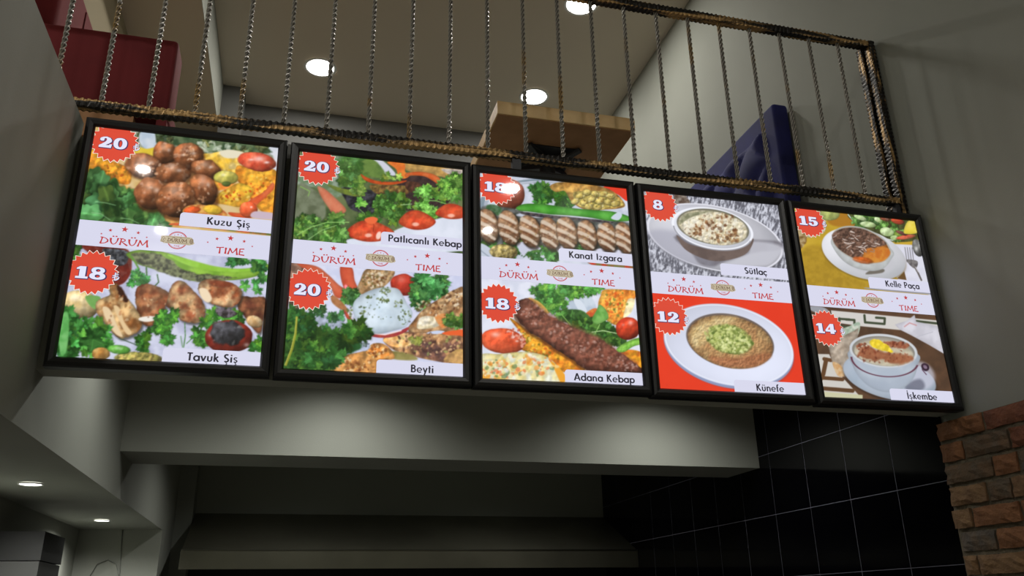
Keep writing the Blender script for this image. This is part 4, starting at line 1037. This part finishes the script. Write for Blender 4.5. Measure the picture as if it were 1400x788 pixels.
def p3b():
    p = Pic(2, 630, 370, 4.637, 0, ZS0)
    p.bg((206, 210, 226), (222, 224, 238), 70)
    p.poly([(620, 200), (800, 150), (860, 260), (780, 300), (640, 260)], (178, 190, 206), (200, 210, 222), 40, soft=10)
    p.greens([(530, 150, 60, 50), (600, 190, 70, 50), (690, 130, 80, 35), (540, 220, 45, 40), (830, 120, 50, 16)], 100, 24, 50, (36, 100, 40), (104, 180, 84), 3)
    p.poly([(715, 185), (760, 190), (800, 260), (770, 290), (745, 250)], (210, 218, 230), None, soft=6)
    p.poly([(790, 275), (840, 240), (870, 250), (830, 310)], (196, 84, 44), (216, 130, 60), 20, soft=6)
    p.poly([(905, 122), (1000, 118), (1110, 130), (1100, 180), (1080, 250), (1020, 310), (985, 345), (930, 320), (880, 280), (870, 210), (885, 160)], (240, 190, 84), (222, 122, 44), 36, .2, soft=6, edge=.25, bump=.3, bs=18)
    p.poly([(1060, 180), (1100, 185), (1080, 260), (1030, 300), (1040, 240)], (240, 226, 180), None, soft=10, bump=.2)
    p.specks([(980, 210, 90, 80)], 50, 3, 9, [(96, 120, 50), (210, 84, 34), (250, 220, 120)], 4)
    p.poly([(620, 270), (760, 250), (860, 330), (960, 360), (1050, 440), (1000, 480), (900, 440), (760, 400)], (46, 80, 38), (70, 112, 52), 30, soft=10)
    p.greens([(680, 290, 60, 30), (760, 350, 60, 40), (900, 390, 80, 30), (960, 430, 60, 25), (880, 350, 60, 30)], 50, 24, 52, (24, 66, 26), (84, 140, 60), 5, (2, 3))
    p.poly([(860, 250), (880, 215), (920, 250), (935, 300), (900, 325), (860, 340), (830, 310)], (96, 160, 70), (130, 186, 96), 30, soft=5, edge=.2)
    p.line([(830, 390), (900, 380), (1000, 400)], 5, (190, 214, 160)); p.line([(880, 340), (850, 400)], 5, (150, 196, 110)); p.line([(640, 280), (700, 350)], 6, (120, 170, 80))
    p.ell(1058, 365, 78, 72, 0, (204, 70, 40), (184, 56, 34), 40, hi=[(.2, -.5, .2, .5), (-.4, -.3, .12, .3)], spec=.1)
    # yellow bread under the kebab
    p.poly([(310, 305), (360, 330), (450, 400), (600, 480), (720, 560), (780, 610), (770, 640), (640, 640), (520, 540), (380, 500), (400, 430)], (232, 170, 48), (212, 116, 36), 40, .2, soft=6, bump=.35, bs=22, edge=.3)
    p.poly([(430, 175), (500, 200), (560, 270), (500, 250)], (226, 186, 80), None, soft=8)
    p.poly([(1000, 520), (1080, 500), (1160, 530), (1160, 620), (1060, 570)], (222, 156, 40), (206, 110, 40), 30, soft=8, bump=.3)
    p.specks([(560, 510, 150, 60), (430, 420, 50, 40)], 70, 3, 10, [(196, 90, 28), (90, 100, 30), (244, 210, 100)], 6)
    K = [(352, 300), (345, 260), (365, 200), (390, 182), (430, 178), (480, 215), (540, 270), (620, 315), (700, 355), (800, 400), (880, 430), (950, 480), (1030, 530), (1090, 575), (1150, 620), (1150, 650), (1000, 645), (880, 640), (780, 620), (700, 560), (600, 500), (520, 440), (430, 385)]
    p.poly([(x - 8, y + 14) for x, y in K], (90, 50, 20), soft=16, alpha=.7)
    p.poly(K, (122, 72, 56), (92, 50, 40), 50, .2, soft=7, edge=.45, ew=26, bump=.5, bs=30, spec=.16, wob=7)
    p.poly([(x * .9 + 70, y * .9 + 22) for x, y in K], (146, 94, 76), (112, 64, 50), 30, .2, soft=40, bump=.5, bs=22, spec=.25, alpha=.75)
    p.specks([(460, 280, 80, 60), (640, 400, 90, 60), (800, 490, 90, 60), (950, 570, 100, 50), (1060, 610, 60, 25)], 260, 3, 9, [(196, 160, 148), (90, 46, 36), (166, 116, 100), (210, 184, 176), (76, 40, 30)], 7, .6)
    p.poly([(1000, 480), (1040, 455), (1100, 430), (1150, 425), (1150, 460), (1090, 480), (1040, 512), (1000, 515), (985, 500)], (124, 190, 70), (150, 210, 90), 26, soft=5, edge=.3, bump=.2, bs=10)
    p.ell(272, 448, 142, 82, 6, (218, 84, 50), (230, 104, 66), 60, hi=[(-.35, -.5, .2, .5), (.45, -.3, .12, .7), (.6, .0, .08, .6)], spec=.05, ball=.3)
    p.specks([(335, 400, 50, 30), (390, 450, 25, 40)], 50, 3, 8, [(236, 170, 150), (230, 200, 190), (180, 60, 40)], 8)
    p.poly([(120, 545), (250, 530), (400, 515), (520, 535), (590, 580), (640, 640), (660, 680), (640, 740), (120, 740)], (228, 212, 140), (224, 226, 210), 44, .2, soft=6, edge=.2, bump=.15)
    p.poly([(560, 560), (660, 660), (640, 720), (590, 620)], (232, 160, 50), None, soft=8); p.poly([(125, 660), (300, 690), (300, 740), (120, 740)], (228, 160, 60), (230, 200, 120), 40, soft=16)
    p.specks([(380, 600, 230, 70), (250, 640, 120, 60)], 170, 4, 15, [(232, 138, 44), (196, 206, 196), (74, 110, 66), (240, 226, 170), (220, 96, 44), (206, 190, 110), (240, 240, 236)], 9, .8)
    return p
def wood(p, x0=0):
    X, Y = p.X, p.Y
    a = math.radians(14); u = X * math.cos(a) + Y * math.sin(a); v = -X * math.sin(a) + Y * math.cos(a)
    n = fbm(u / 1.0, v / 3.2, 9, 3, 4, .7)
    t = sst(.36, .66, n)[..., None]
    p.C[:] = np.array([92, 92, 102]) / 255. * (1 - t) + np.array([204, 206, 218]) / 255. * t
def p4t():
    p = Pic(3, 860, 240, 4.923, ZS1, BH)
    wood(p)
    p.poly([(310, 130), (370, 132), (410, 190), (300, 210)], (84, 66, 56), (140, 130, 120), 20, soft=10, wob=6)
    p.ell(582, 435, 466, 216, 13, (90, 90, 96), soft=16, ball=0, spec=0, bump=0, edge=0, alpha=.6, wob=0)
    p.ell(578, 420, 464, 214, 13, (196, 196, 204), (186, 186, 196), 120, soft=5, ball=.12, spec=0, bump=0, edge=.12, wob=0)
    p.ring(578, 420, 460, 210, 13, 7, (222, 222, 232))
    p.poly([(130, 380), (330, 385), (420, 520), (560, 600), (420, 600), (250, 520)], (168, 168, 182), None, soft=50, alpha=.7)
    p.poly([(320, 400), (420, 520), (470, 590), (560, 612), (640, 580), (840, 520), (1000, 500), (1040, 470), (1000, 440), (830, 430)], (128, 126, 136), (116, 112, 120), 60, soft=24)
    p.poly([(830, 440), (1030, 480), (960, 590), (860, 610), (640, 600), (700, 570), (800, 520)], (196, 196, 206), None, soft=30, alpha=.8)
    # bowl
    p.poly([(318, 400), (400, 460), (560, 490), (700, 480), (830, 420), (815, 490), (760, 540), (640, 572), (540, 570), (430, 530), (360, 480)], (112, 96, 90), (96, 82, 78), 60, soft=6, smooth=True)
    p.ell(560, 356, 276, 137, 11, (218, 220, 230), soft=5, ball=.1, spec=0, bump=0, edge=.1, wob=0)
    p.ring(560, 356, 270, 131, 11, 8, (236, 238, 246)); p.ring(562, 366, 268, 130, 11, 5, (150, 150, 160), a0=10, a1=170)
    p.ell(563, 345, 246, 117, 10, (150, 146, 124), soft=5, ball=0, spec=0, bump=0, edge=.3, wob=0)
    p.ell(563, 350, 232, 108, 10, (228, 220, 200), (204, 192, 158), 18, .16, soft=8, ball=0, spec=.2, bump=.3, bs=14, edge=.1)
    p.poly([(360, 270), (440, 245), (560, 240), (500, 255), (400, 290), (340, 330)], (122, 122, 96), (160, 158, 130), 14, soft=12)
    p.specks([(510, 330, 70, 40), (640, 410, 110, 36), (600, 310, 140, 55), (700, 400, 70, 40), (440, 370, 60, 45), (640, 285, 60, 18)], 130, 4, 13, [(104, 62, 36), (140, 92, 56), (86, 52, 30), (160, 120, 80)], 5, .85)
    p.specks([(560, 340, 190, 80)], 90, 4, 12, [(240, 236, 222), (228, 218, 190)], 6, .8)
    return p
def p4b():
    p = Pic(3, 860, 380, 4.377, 0, ZS0)
    p.bg((224, 62, 36), (220, 58, 34), 200)
    p.ell(600, 425, 398, 236, 14, (150, 60, 60), soft=14, ball=0, spec=0, bump=0, edge=0, wob=0, alpha=.5)
    p.ell(596, 418, 397, 238, 14, (150, 160, 196), soft=5, ball=0, spec=0, bump=0, edge=.1, wob=0)
    p.ell(596, 402, 397, 237, 14, (214, 218, 236), (218, 222, 240), 200, soft=5, ball=-.05, spec=0, bump=0, edge=.06, wob=0)
    p.ring(596, 402, 388, 229, 14, 5, (226, 230, 244)); 
    p.ell(604, 378, 268, 160, 13, (128, 112, 104), soft=6, ball=0, spec=0, bump=0, edge=.2, wob=0)
    p.ell(606, 384, 260, 154, 13, (196, 160, 110), (168, 122, 80), 40, .2, soft=5, ball=.0, spec=0, bump=.35, bs=9, edge=.3, wob=.01)
    p.poly([(380, 300), (520, 240), (640, 240), (560, 300), (440, 400), (380, 400)], (206, 184, 136), (190, 160, 108), 20, soft=40, bump=.3, bs=9)
    p.poly([(480, 470), (640, 480), (800, 450), (850, 470), (760, 530), (620, 535), (520, 510)], (172, 118, 82), (150, 98, 66), 24, soft=30, bump=.3, bs=9)
    p.ell(600, 365, 140, 88, 14, (168, 176, 100), (140, 150, 76), 12, soft=18, ball=.1, spec=0, bump=.4, bs=9, edge=.2, wob=.1)
    p.specks([(600, 365, 132, 82), (560, 340, 110, 60), (640, 390, 100, 60)], 420, 4, 9, [(176, 186, 108), (204, 210, 138), (120, 136, 66), (212, 216, 150), (84, 104, 46), (110, 124, 60), (188, 200, 120)], 5, .95)
    p.specks([(640, 400, 90, 50)], 30, 5, 9, [(214, 220, 150), (226, 230, 170)], 6, .9)
    return p
def p5t():
    p = Pic(4, 1070, 260, 4.923, ZS1, BH)
    p.bg((180, 148, 40), (196, 162, 54), 120)
    p.poly([(120, 420), (260, 380), (400, 560), (600, 640), (600, 700), (140, 680)], (176, 142, 44), (160, 128, 38), 30, soft=30)
    p.poly([(50, 230), (150, 260), (160, 340), (120, 400), (60, 380)], (116, 84, 40), (180, 160, 120), 20, soft=12, wob=6)
    p.poly([(240, 130), (280, 140), (290, 260), (250, 300), (160, 310)], (130, 110, 60), (200, 196, 180), 16, soft=10)
    p.poly([(380, 150), (460, 160), (520, 250), (440, 250), (340, 240), (300, 200)], (166, 116, 36), None, soft=20)
    p.ell(315, 160, 66, 46, 0, (176, 184, 110), (160, 170, 96), soft=6, spec=0, ball=.1)
    # salad plate
    p.poly([(440, 160), (500, 230), (640, 320), (740, 350), (880, 345), (930, 310), (910, 180), (640, 150)], (60, 62, 34), (84, 92, 48), 24, soft=8)
    p.line([(440, 165), (480, 215), (560, 270), (700, 330), (780, 350)], 7, (196, 206, 196))
    p.greens([(560, 190, 60, 20), (700, 250, 80, 50), (650, 210, 50, 30), (780, 300, 60, 25), (520, 210, 30, 24)], 60, 18, 40, (44, 84, 36), (120, 166, 84), 4)
    for m in ((575, 232, 54, 20, 8), (702, 282, 48, 30, 15), (520, 185, 44, 16, 20), (752, 322, 26, 17, 0), (640, 200, 26, 16, 30)): p.ell(*m, (196, 212, 168), (170, 196, 130), soft=4, spec=.05, ball=.15, edge=.2)
    p.ell(775, 210, 46, 20, 12, (196, 66, 44), (170, 80, 50)); p.ell(690, 195, 36, 14, 10, (120, 70, 50)); p.ell(830, 318, 66, 15, -8, (204, 84, 60), (190, 110, 80)); p.ell(800, 290, 40, 12, 20, (110, 70, 60))
    p.poly([(815, 285), (840, 215), (885, 205), (910, 270), (900, 292), (850, 298)], (226, 204, 60), (236, 216, 100), 40, soft=5, edge=.15)
    # napkin, plate
    p.poly([(745, 365), (950, 375), (1010, 720), (800, 640), (720, 520)], (216, 216, 228), (206, 206, 220), 60, soft=5, smooth=False)
    p.poly([(770, 600), (820, 550), (835, 610)], (104, 76, 44), None, soft=4, smooth=False)
    p.ell(546, 445, 296, 160, 18, (110, 88, 40), soft=14, ball=0, spec=0, bump=0, edge=0, wob=0, alpha=.6)
    p.ell(546, 432, 294, 162, 18, (214, 214, 220), (204, 206, 212), 120, soft=5, ball=.1, spec=0, bump=0, edge=.06, wob=0)
    p.ell(570, 460, 190, 100, 18, (190, 190, 196), soft=16, ball=0, spec=0, bump=0, edge=0, wob=0, alpha=.8)
    p.poly([(600, 540), (680, 535), (670, 560), (560, 570)], (110, 104, 96), None, soft=10)
    # bowl
    p.poly([(328, 330), (345, 400), (410, 480), (500, 530), (600, 548), (680, 530), (730, 470), (742, 410), (600, 300), (430, 250)], (196, 200, 200), (176, 178, 178), 60, soft=5, edge=.15)
    p.ell(530, 368, 208, 112, 20, (186, 186, 180), soft=4, ball=0, spec=0, bump=0, edge=.1, wob=0)
    p.ell(531, 370, 196, 102, 20, (176, 100, 40), (196, 124, 52), 40, soft=5, ball=0, spec=0, bump=.15, edge=.3, wob=0)
    p.poly([(560, 470), (620, 400), (700, 390), (725, 430), (680, 480), (600, 492)], (204, 134, 52), (190, 108, 40), 30, soft=14, spec=.08)
    p.poly([(340, 290), (420, 255), (540, 262), (650, 320), (700, 365), (640, 385), (560, 400), (530, 460), (470, 455), (380, 400), (338, 340)], (112, 84, 70), (84, 62, 52), 22, soft=10, bump=.5, bs=14)
    rnd = random.Random(9)
    for i in range(95):
        a = rnd.uniform(0, 6.28); q = math.sqrt(rnd.random()); x = 480 + 150 * q * math.cos(a) + 20 * math.sin(a); y = 345 + 75 * q * math.sin(a) + 25 * q * math.cos(a)
        t = rnd.uniform(-.6, 1.0); L_ = rnd.uniform(14, 34)
        p.line([(x, y), (x + L_ * math.cos(t), y + L_ * math.sin(t))], rnd.uniform(4, 9), rnd.choice([(176, 156, 146), (150, 122, 106), (96, 68, 56), (206, 192, 184), (126, 94, 78), (70, 50, 42)]), soft=3, alpha=.85)
    p.ell(540, 475, 70, 22, 10, (196, 92, 34), soft=10, spec=.15, alpha=.8)
    # fork and spoon
    for k in range(4): p.line([(824 + k * 16, 388 + k * 1), (838 + k * 15, 486)], 5, (120, 118, 122))
    p.poly([(836, 470), (905, 480), (908, 515), (885, 530), (850, 500)], (126, 122, 122), (90, 86, 88), 14, soft=4)
    p.line([(890, 520), (912, 560), (935, 610)], 12, (104, 98, 96)); p.line([(893, 520), (914, 556)], 4, (190, 188, 190))
    p.ell(912, 392, 36, 62, -18, (128, 128, 126), (84, 84, 82), 20, soft=4, spec=.3, hi=[(-.3, .1, .3, .6)])
    p.poly([(1000, 690), (590, 660), (600, 672), (1000, 708)], (150, 150, 160), None, soft=4)
    return p
def p5b():
    p = Pic(4, 1070, 400, 4.377, 0, ZS0)
    p.bg((92, 66, 48), (76, 56, 42), 80)
    # runner with a key pattern
    p.poly([(290, 110), (500, 130), (930, 172), (940, 232), (700, 228), (470, 205), (300, 180)], (204, 200, 196), None, soft=5, smooth=False)
    for q in ([(330, 160), (400, 165)], [(340, 158), (342, 205), (430, 212), (430, 168), (380, 165)], [(490, 140), (494, 182), (610, 192), (612, 158), (560, 154)], [(800, 175), (930, 190)]):
        p.line(q, 14, (66, 74, 56))
    p.poly([(200, 370), (280, 372), (330, 480), (360, 510), (480, 640), (250, 635)], (200, 196, 190), None, soft=5, smooth=False)
    p.line([(250, 400), (290, 408)], 22, (96, 66, 42)); p.line([(262, 405), (245, 490), (230, 520)], 26, (96, 66, 42)); p.line([(235, 512), (360, 522)], 22, (96, 66, 42)); p.line([(240, 575), (420, 590)], 24, (92, 64, 42))
    p.poly([(250, 595), (480, 615), (480, 645), (250, 640)], (196, 194, 160), None, soft=5, smooth=False)
    p.poly([(160, 85), (240, 90), (280, 120), (230, 130), (170, 110)], (150, 152, 160), None, soft=8)
    # napkin packet right
    p.poly([(672, 195), (740, 175), (790, 138), (800, 178), (925, 205), (950, 290), (968, 372), (880, 320), (770, 260), (700, 225)], (214, 212, 222), (192, 190, 200), 60, soft=5, smooth=False, edge=.1)
    p.line([(730, 208), (760, 186), (800, 200)], 8, (190, 120, 120), alpha=.6); p.line([(800, 270), (900, 240)], 4, (180, 180, 190))
    # bread packet left
    p.poly([(330, 240), (400, 205), (460, 180), (455, 250), (400, 330)], (206, 208, 196), (150, 170, 150), 20, soft=5)
    p.poly([(275, 320), (350, 270), (430, 230), (455, 215), (450, 270), (400, 330), (430, 460), (375, 508), (330, 500), (300, 430)], (186, 172, 156), (150, 134, 118), 30, .2, soft=5, smooth=False, edge=.2, bump=.2)
    p.poly([(300, 420), (350, 440), (370, 500), (330, 498)], (196, 150, 100), (210, 180, 140), 14, soft=6)
    # saucer
    p.ell(645, 520, 290, 130, 14, (50, 36, 28), soft=16, ball=0, spec=0, bump=0, edge=0, wob=0, alpha=.6)
    p.ell(640, 508, 284, 128, 14, (160, 174, 190), (176, 186, 200), 120, soft=5, ball=.05, spec=0, bump=0, edge=.1, wob=0)
    p.ell(820, 500, 94, 80, 30, (196, 196, 212), soft=30, ball=0, spec=0, bump=0, edge=0, wob=0, alpha=.7)
    p.poly([(730, 560), (820, 520), (850, 570), (780, 610)], (90, 92, 108), None, soft=24, alpha=.7)
    p.ell(853, 450, 26, 22, 45, (54, 36, 50), soft=4, ball=0, spec=.1, edge=0); p.line([(835, 465), (860, 494)], 5, (90, 60, 80)); p.ell(853, 449, 14, 9, 45, (130, 110, 130), soft=4, ball=0, spec=0, edge=0)
    # bowl
    p.poly([(400, 350), (420, 440), (460, 510), (530, 570), (620, 598), (710, 580), (780, 520), (808, 440), (808, 370), (600, 300)], (184, 194, 206), (170, 180, 194), 90, soft=5, edge=.18, ew=20)
    p.poly([(425, 470), (520, 520), (640, 530), (780, 490), (740, 560), (620, 592), (520, 566)], (160, 170, 186), None, soft=40, alpha=.6)
    p.ell(604, 352, 204, 100, 6, (206, 210, 216), soft=4, ball=0, spec=0, bump=0, edge=.05, wob=0)
    p.ell(604, 354, 188, 88, 6, (176, 170, 158), soft=4, ball=0, spec=0, bump=0, edge=.3, wob=0)
    p.ell(606, 366, 178, 76, 6, (204, 196, 176), (190, 180, 156), 50, soft=6, ball=0, spec=.05, bump=.1, edge=.1, wob=.02)
    p.ring(612, 402, 200, 103, 6, 6, (96, 54, 70), a0=8, a1=176)
    p.poly([(460, 350), (520, 320), (580, 350), (660, 370), (770, 390), (760, 415), (680, 430), (600, 405), (520, 410), (450, 385)], (130, 72, 46), (160, 96, 64), 22, .2, soft=20, wob=14, alpha=.9)
    p.poly([(600, 300), (680, 300), (755, 318), (720, 340), (640, 325)], (134, 66, 44), (160, 100, 70), 20, soft=14, wob=8, alpha=.85)
    p.specks([(600, 380, 160, 45), (690, 315, 70, 18), (480, 330, 40, 22)], 190, 2, 7, [(120, 56, 36), (96, 46, 32), (170, 110, 80), (150, 80, 54)], 7, .8)
    p.poly([(520, 295), (560, 282), (600, 300), (650, 340), (660, 362), (610, 355), (550, 335)], (222, 194, 40), (240, 214, 70), 20, soft=8, wob=6, bump=.2)
    return p
# ------------------------------------------------------------------ menu lightboxes
M_ink = print_mat('food_print_ink')
M_pw = print_mat('print_white', rgb(210, 210, 230))
M_pr = print_mat('print_badge_red', rgb(214, 74, 54))
M_pcream = print_mat('print_cream', rgb(240, 226, 214))
M_ph = print_mat('print_header_red', rgb(186, 58, 60))
M_pt = print_mat('print_dark_text', rgb(44, 42, 52))
M_pd = print_mat('print_digit_shadow', rgb(74, 52, 92))
M_pdig = print_mat('print_digit_white', rgb(222, 224, 244))
M_pe = print_mat('print_emblem_beige', rgb(188, 176, 150))
M_pe2 = print_mat('print_emblem_brown', rgb(92, 58, 44))

def flat(name, m, parent, fn, **k):
    bm = bmesh.new(); fn(bm)
    me = bpy.data.meshes.new(name); bm.to_mesh(me); bm.free()
    # every flat print faces the viewer side (-y)
    o = link_mesh(name, me, m, parent); return o

def frame_mesh():
    bm = bmesh.new()
    # profile: (distance outward from the picture edge, y)
    prof = [(-.002, .002), (-.002, -.006), (.004, -.014), (.016, -.017), (.026, -.013), (.030, -.004), (.030, .036), (.0, .036)]
    corners = [(-.3, 0, -1, -1), (.3, 0, 1, -1), (.3, BH, 1, 1), (-.3, BH, -1, 1)]
    rings = []
    for cx, cz, sx, sz in corners:
        rings.append([bm.verts.new((cx + sx * d, y, cz + sz * d)) for d, y in prof])
    n = len(prof)
    for k in range(4):
        A, B = rings[k], rings[(k + 1) % 4]
        for q in range(n):
            bm.faces.new((A[q], B[q], B[(q + 1) % n], A[(q + 1) % n]))
    bmesh.ops.recalc_face_normals(bm, faces=bm.faces)
    return bm

frame_me = None
def menu_board(i, pose, label, pics, top, bottom):
    global frame_me
    x0, z0, y0, ry, rz, tx = pose
    E_ = Euler((tx, -ry, rz))
    centre = Vector((i * .6675 + .3 + x0, y0, 2.36 + .4046 + z0))
    base = centre + E_.to_matrix() @ Vector((0, 0, -.4046))
    t = empty('menu_lightbox', base, label, 'menu board', 'menu lightboxes in a row', rot=tuple(E_))
    if frame_me is None:
        o = obj('frame', frame_mesh(), M_black, t); frame_me = o.data
    else:
        o = link_mesh('frame', frame_me, None, t)
    # back box closing the frame
    bm = bmesh.new(); box(bm, -.298, .298, .002, .035, .002, BH - .002); obj('light_case', bm, M_grey_metal, t)
    def sheet(x0, x1, z0, z1, y): return lambda bm: bm.faces.new([bm.verts.new(v) for v in ((x0, y, z0), (x1, y, z0), (x1, y, z1), (x0, y, z1))])
    for k, (pf, (price, name_, tx0, tw)) in enumerate(zip(pics, (top, bottom))):
        p = pf(); p.soften(2)
        me = p.mesh('food_picture', 0.0)
        fo = link_mesh('food_picture', me, M_ink, t)
        fo['label'] = 'picture of the %s plate' % name_
        up = k == 0
        # name plate
        z_ = .4730 if up else 0.0
        h_ = .0495
        def plate(bm, z_=z_, h_=h_):
            pts = [(.300, z_ + h_), (.300, z_), (.002, z_), (.002, z_ + h_ - .012)] + [(.014 - .012 * math.cos(a), z_ + h_ - .012 + .012 * math.sin(a)) for a in [math.pi / 2 * q / 5 for q in range(1, 6)]]
            pts = [(a, b) for a, b in pts]
            ngon(bm, pts, -.0006)
        pl = flat('name_plate', M_pw, t, plate)
        zt = .4862 if up else .0105
        flat('lettering', M_pt, pl, lambda bm: write(bm, name_, G, tx0 - .3, zt, .0268, -.0010, width=tw))
        # price badge
        cx, cz = (.067 - .3, .7555) if up else (.064 - .3, .2835)
        def clipb(pts): return clip_poly(pts, -.3, .3, 0, BH)
        bd = flat('price_badge', M_pcream, t, lambda bm: ngon(bm, clipb(burst_pts(cx, cz, .0665, .0785)), -.0006))
        flat('badge_face', M_pr, bd, lambda bm: ngon(bm, clipb(burst_pts(cx, cz, .0642, .0755)), -.0010))
        nd = len(price)
        dw = {1: .031, 2: .087}[nd]
        base_w = sum(dig_shapes(c)[0] + .07 for c in price) - .07
        hh = .041; sx = 1.32 if nd == 1 else dw / (base_w * hh)
        dx = cx - (base_w * hh * sx) / 2 - (.004 if nd == 2 else .008)
        dz = cz - .0225
        flat('price_digits', M_pd, bd, lambda bm: digits(bm, price, dx + .0012, dz - .0010, hh, -.0014, grow=.055, sx=sx))
        flat('price_digits', M_pdig, bd, lambda bm: digits(bm, price, dx, dz, hh, -.0018, sx=sx))
        if '4' in price: flat('digit_opening', M_pr, bd, lambda bm: digits(bm, price, dx, dz, hh, -.0021, sx=sx, only_holes=True))
        def lira(bm):
            X_, Z_ = cx + .0595, cz - .022; s_ = .027
            T = lambda v: (X_ + v.x * s_, -.0018, Z_ + v.y * s_)
            strip(bm, [(.3, 1.0), (.3, .0)], .12, T); strip(bm, [(.3, .04)] + arc(.3, .42, .42, .38, -90, 5, 8), .13, T)
            strip(bm, [(.02, .55), (.66, .82)], .10, T); strip(bm, [(.02, .32), (.66, .59)], .10, T)
        def lira_d(bm):
            X_, Z_ = cx + .0595, cz - .022; s_ = .027
            T = lambda v: (X_ + v.x * s_, -.0014, Z_ + v.y * s_)
            strip(bm, [(.3, 1.06), (.3, -.06)], .2, T); strip(bm, [(.3, .04)] + arc(.3, .42, .42, .38, -90, 5, 8), .2, T)
            strip(bm, [(-.04, .52), (.72, .84)], .17, T); strip(bm, [(-.04, .29), (.72, .61)], .17, T)
        flat('currency_sign', M_pd, bd, lira_d); flat('currency_sign', M_pdig, bd, lira)
    # header between the pictures
    hd = flat('header_strip', M_pw, t, sheet(-.3, .3, ZS0, ZS1, -.0003))
    flat('lettering', M_ph, hd, lambda bm: write(bm, 'DÜRÜM', H, .071 - .3, .3855, .0225, -.0008, width=.145, spacing=.04))
    flat('lettering', M_ph, hd, lambda bm: write(bm, 'TIME', H, .427 - .3, .3845, .0225, -.0008, width=.091, spacing=.04))
    def stars(bm):
        for c, z, r in ((.072, .4195, .0038), (.097, .4342, .0066), (.1395, .4415, .0112), (.181, .4335, .0066), (.2085, .4198, .0038),
                        (.398, .4212, .0038), (.426, .4362, .0066), (.469, .4428, .0112), (.5135, .4355, .0066), (.541, .4195, .0038)):
            ngon(bm, star_pts(c - .3, z, r, .05), -.0008)
    # ten stars, each a piece of its own
    for c, z, r in ((.072, .4195, .0038), (.097, .4342, .0066), (.1395, .4415, .0112), (.181, .4335, .0066), (.2085, .4198, .0038),
                    (.398, .4212, .0038), (.426, .4362, .0066), (.469, .4428, .0112), (.5135, .4355, .0066), (.541, .4195, .0038)):
        flat('star', M_ph, hd, lambda bm: ngon(bm, star_pts(c - .3, z, r, .05), -.0008))
    ex, ez = .303 - .3, .4187
    def ring_(bm):
        T = lambda v: (ex + v.x, -.0008, ez + v.y)
        strip(bm, arc(0, 0, .0300, .0300, 25, 155, 20), .0030, T); strip(bm, arc(0, 0, .0300, .0300, 205, 335, 20), .0030, T)
        strip(bm, arc(0, 0, .0270, .0270, 30, 150, 20), .0008, T); strip(bm, arc(0, 0, .0270, .0270, 210, 330, 20), .0008, T)
        for a, r in ((60, .0022), (90, .003), (120, .0022)):
            ngon(bm, star_pts(ex + .0205 * math.cos(math.radians(a)), ez + .0205 * math.sin(math.radians(a)), r), -.0008)
        write(bm, 'TIME', H, ex - .0095, ez - .0235, .0055, -.0008, width=.019)
    flat('emblem_ring', M_ph, hd, ring_)
    def roll(bm):
        rnd = random.Random(4); pts = []
        for q in range(40):
            a = 2 * math.pi * q / 40; r = 1 + rnd.uniform(-.05, .05)
            pts.append((ex + .052 * r * (abs(math.cos(a)) ** .35) * math.copysign(1, math.cos(a)), ez + .0145 * r * (abs(math.sin(a)) ** .6) * math.copysign(1, math.sin(a)) - .05 * (math.cos(a) * .02)))
        ngon(bm, pts, -.0011)
    flat('emblem_roll', M_pe, hd, roll)
    def roll_text(bm):
        write(bm, 'DÜRÜM', H, ex - .030, ez - .0068, .0118, -.0015, width=.060, spacing=.02)
        T = lambda v: (ex + v.x, -.0015, ez + v.y)
        strip(bm, arc(.044, -.0005, .0048, .0090, 0, 360, 20), .0016, T); strip(bm, [(.044, .006), (.044, -.007)], .0016, T); strip(bm, [(.0415, .004), (.0415, -.005)], .0008, T); strip(bm, [(.0465, .004), (.0465, -.005)], .0008, T)
        strip(bm, arc(-.043, 0, .0055, .0095, 60, 300, 14), .0013, T); strip(bm, arc(-.040, -.0005, .0028, .0052, 0, 300, 12), .0012, T)
        strip(bm, [(-.036, .0112), (-.01, .0098), (.02, .0108), (.038, .0094)], .0009, T); strip(bm, [(-.036, -.0108), (0, -.0098), (.036, -.0106)], .0009, T)
    flat('lettering', M_pe2, hd, roll_text)
    return t

menu_board(0, (.0002, .001, -.0065, .0093, .0238, .0096), 'black framed lightbox of grilled lamb and chicken skewers, leftmost of the row', (p1t, p1b), ('20', 'Kuzu Şiş', .388, .140), ('18', 'Tavuk Şiş', .375, .154))
menu_board(1, (.004, .0018, .0028, .008, .0157, .0025), 'black framed lightbox showing aubergine kebab and a roll plate with yogurt', (p2t, p2b), ('20', 'Patlıcanlı Kebap', .328, .266), ('20', 'Beyti', .418, .078))
menu_board(2, (.0001, .0024, .006, .0071, .0056, -.0116), 'black framed lightbox showing ridged grilled wings above a long minced kebab', (p3t, p3b), ('18', 'Kanat Izgara', .342, .213), ('18', 'Adana Kebap', .336, .230))
menu_board(3, (-.0042, -.0024, .0003, .0012, -.0103, -.0045), 'black framed lightbox showing a rice pudding bowl above a dessert plate on red', (p4t, p4b), ('8', 'Sütlaç', .407, .097), ('12', 'Künefe', .393, .115))
menu_board(4, (.0009, -.0039, -.0009, .0056, .0062, -.0077), 'black framed lightbox showing two soup bowls, rightmost beside the right wall', (p5t, p5b), ('15', 'Kelle Paça', .383, .165), ('14', 'İşkembe', .380, .139))
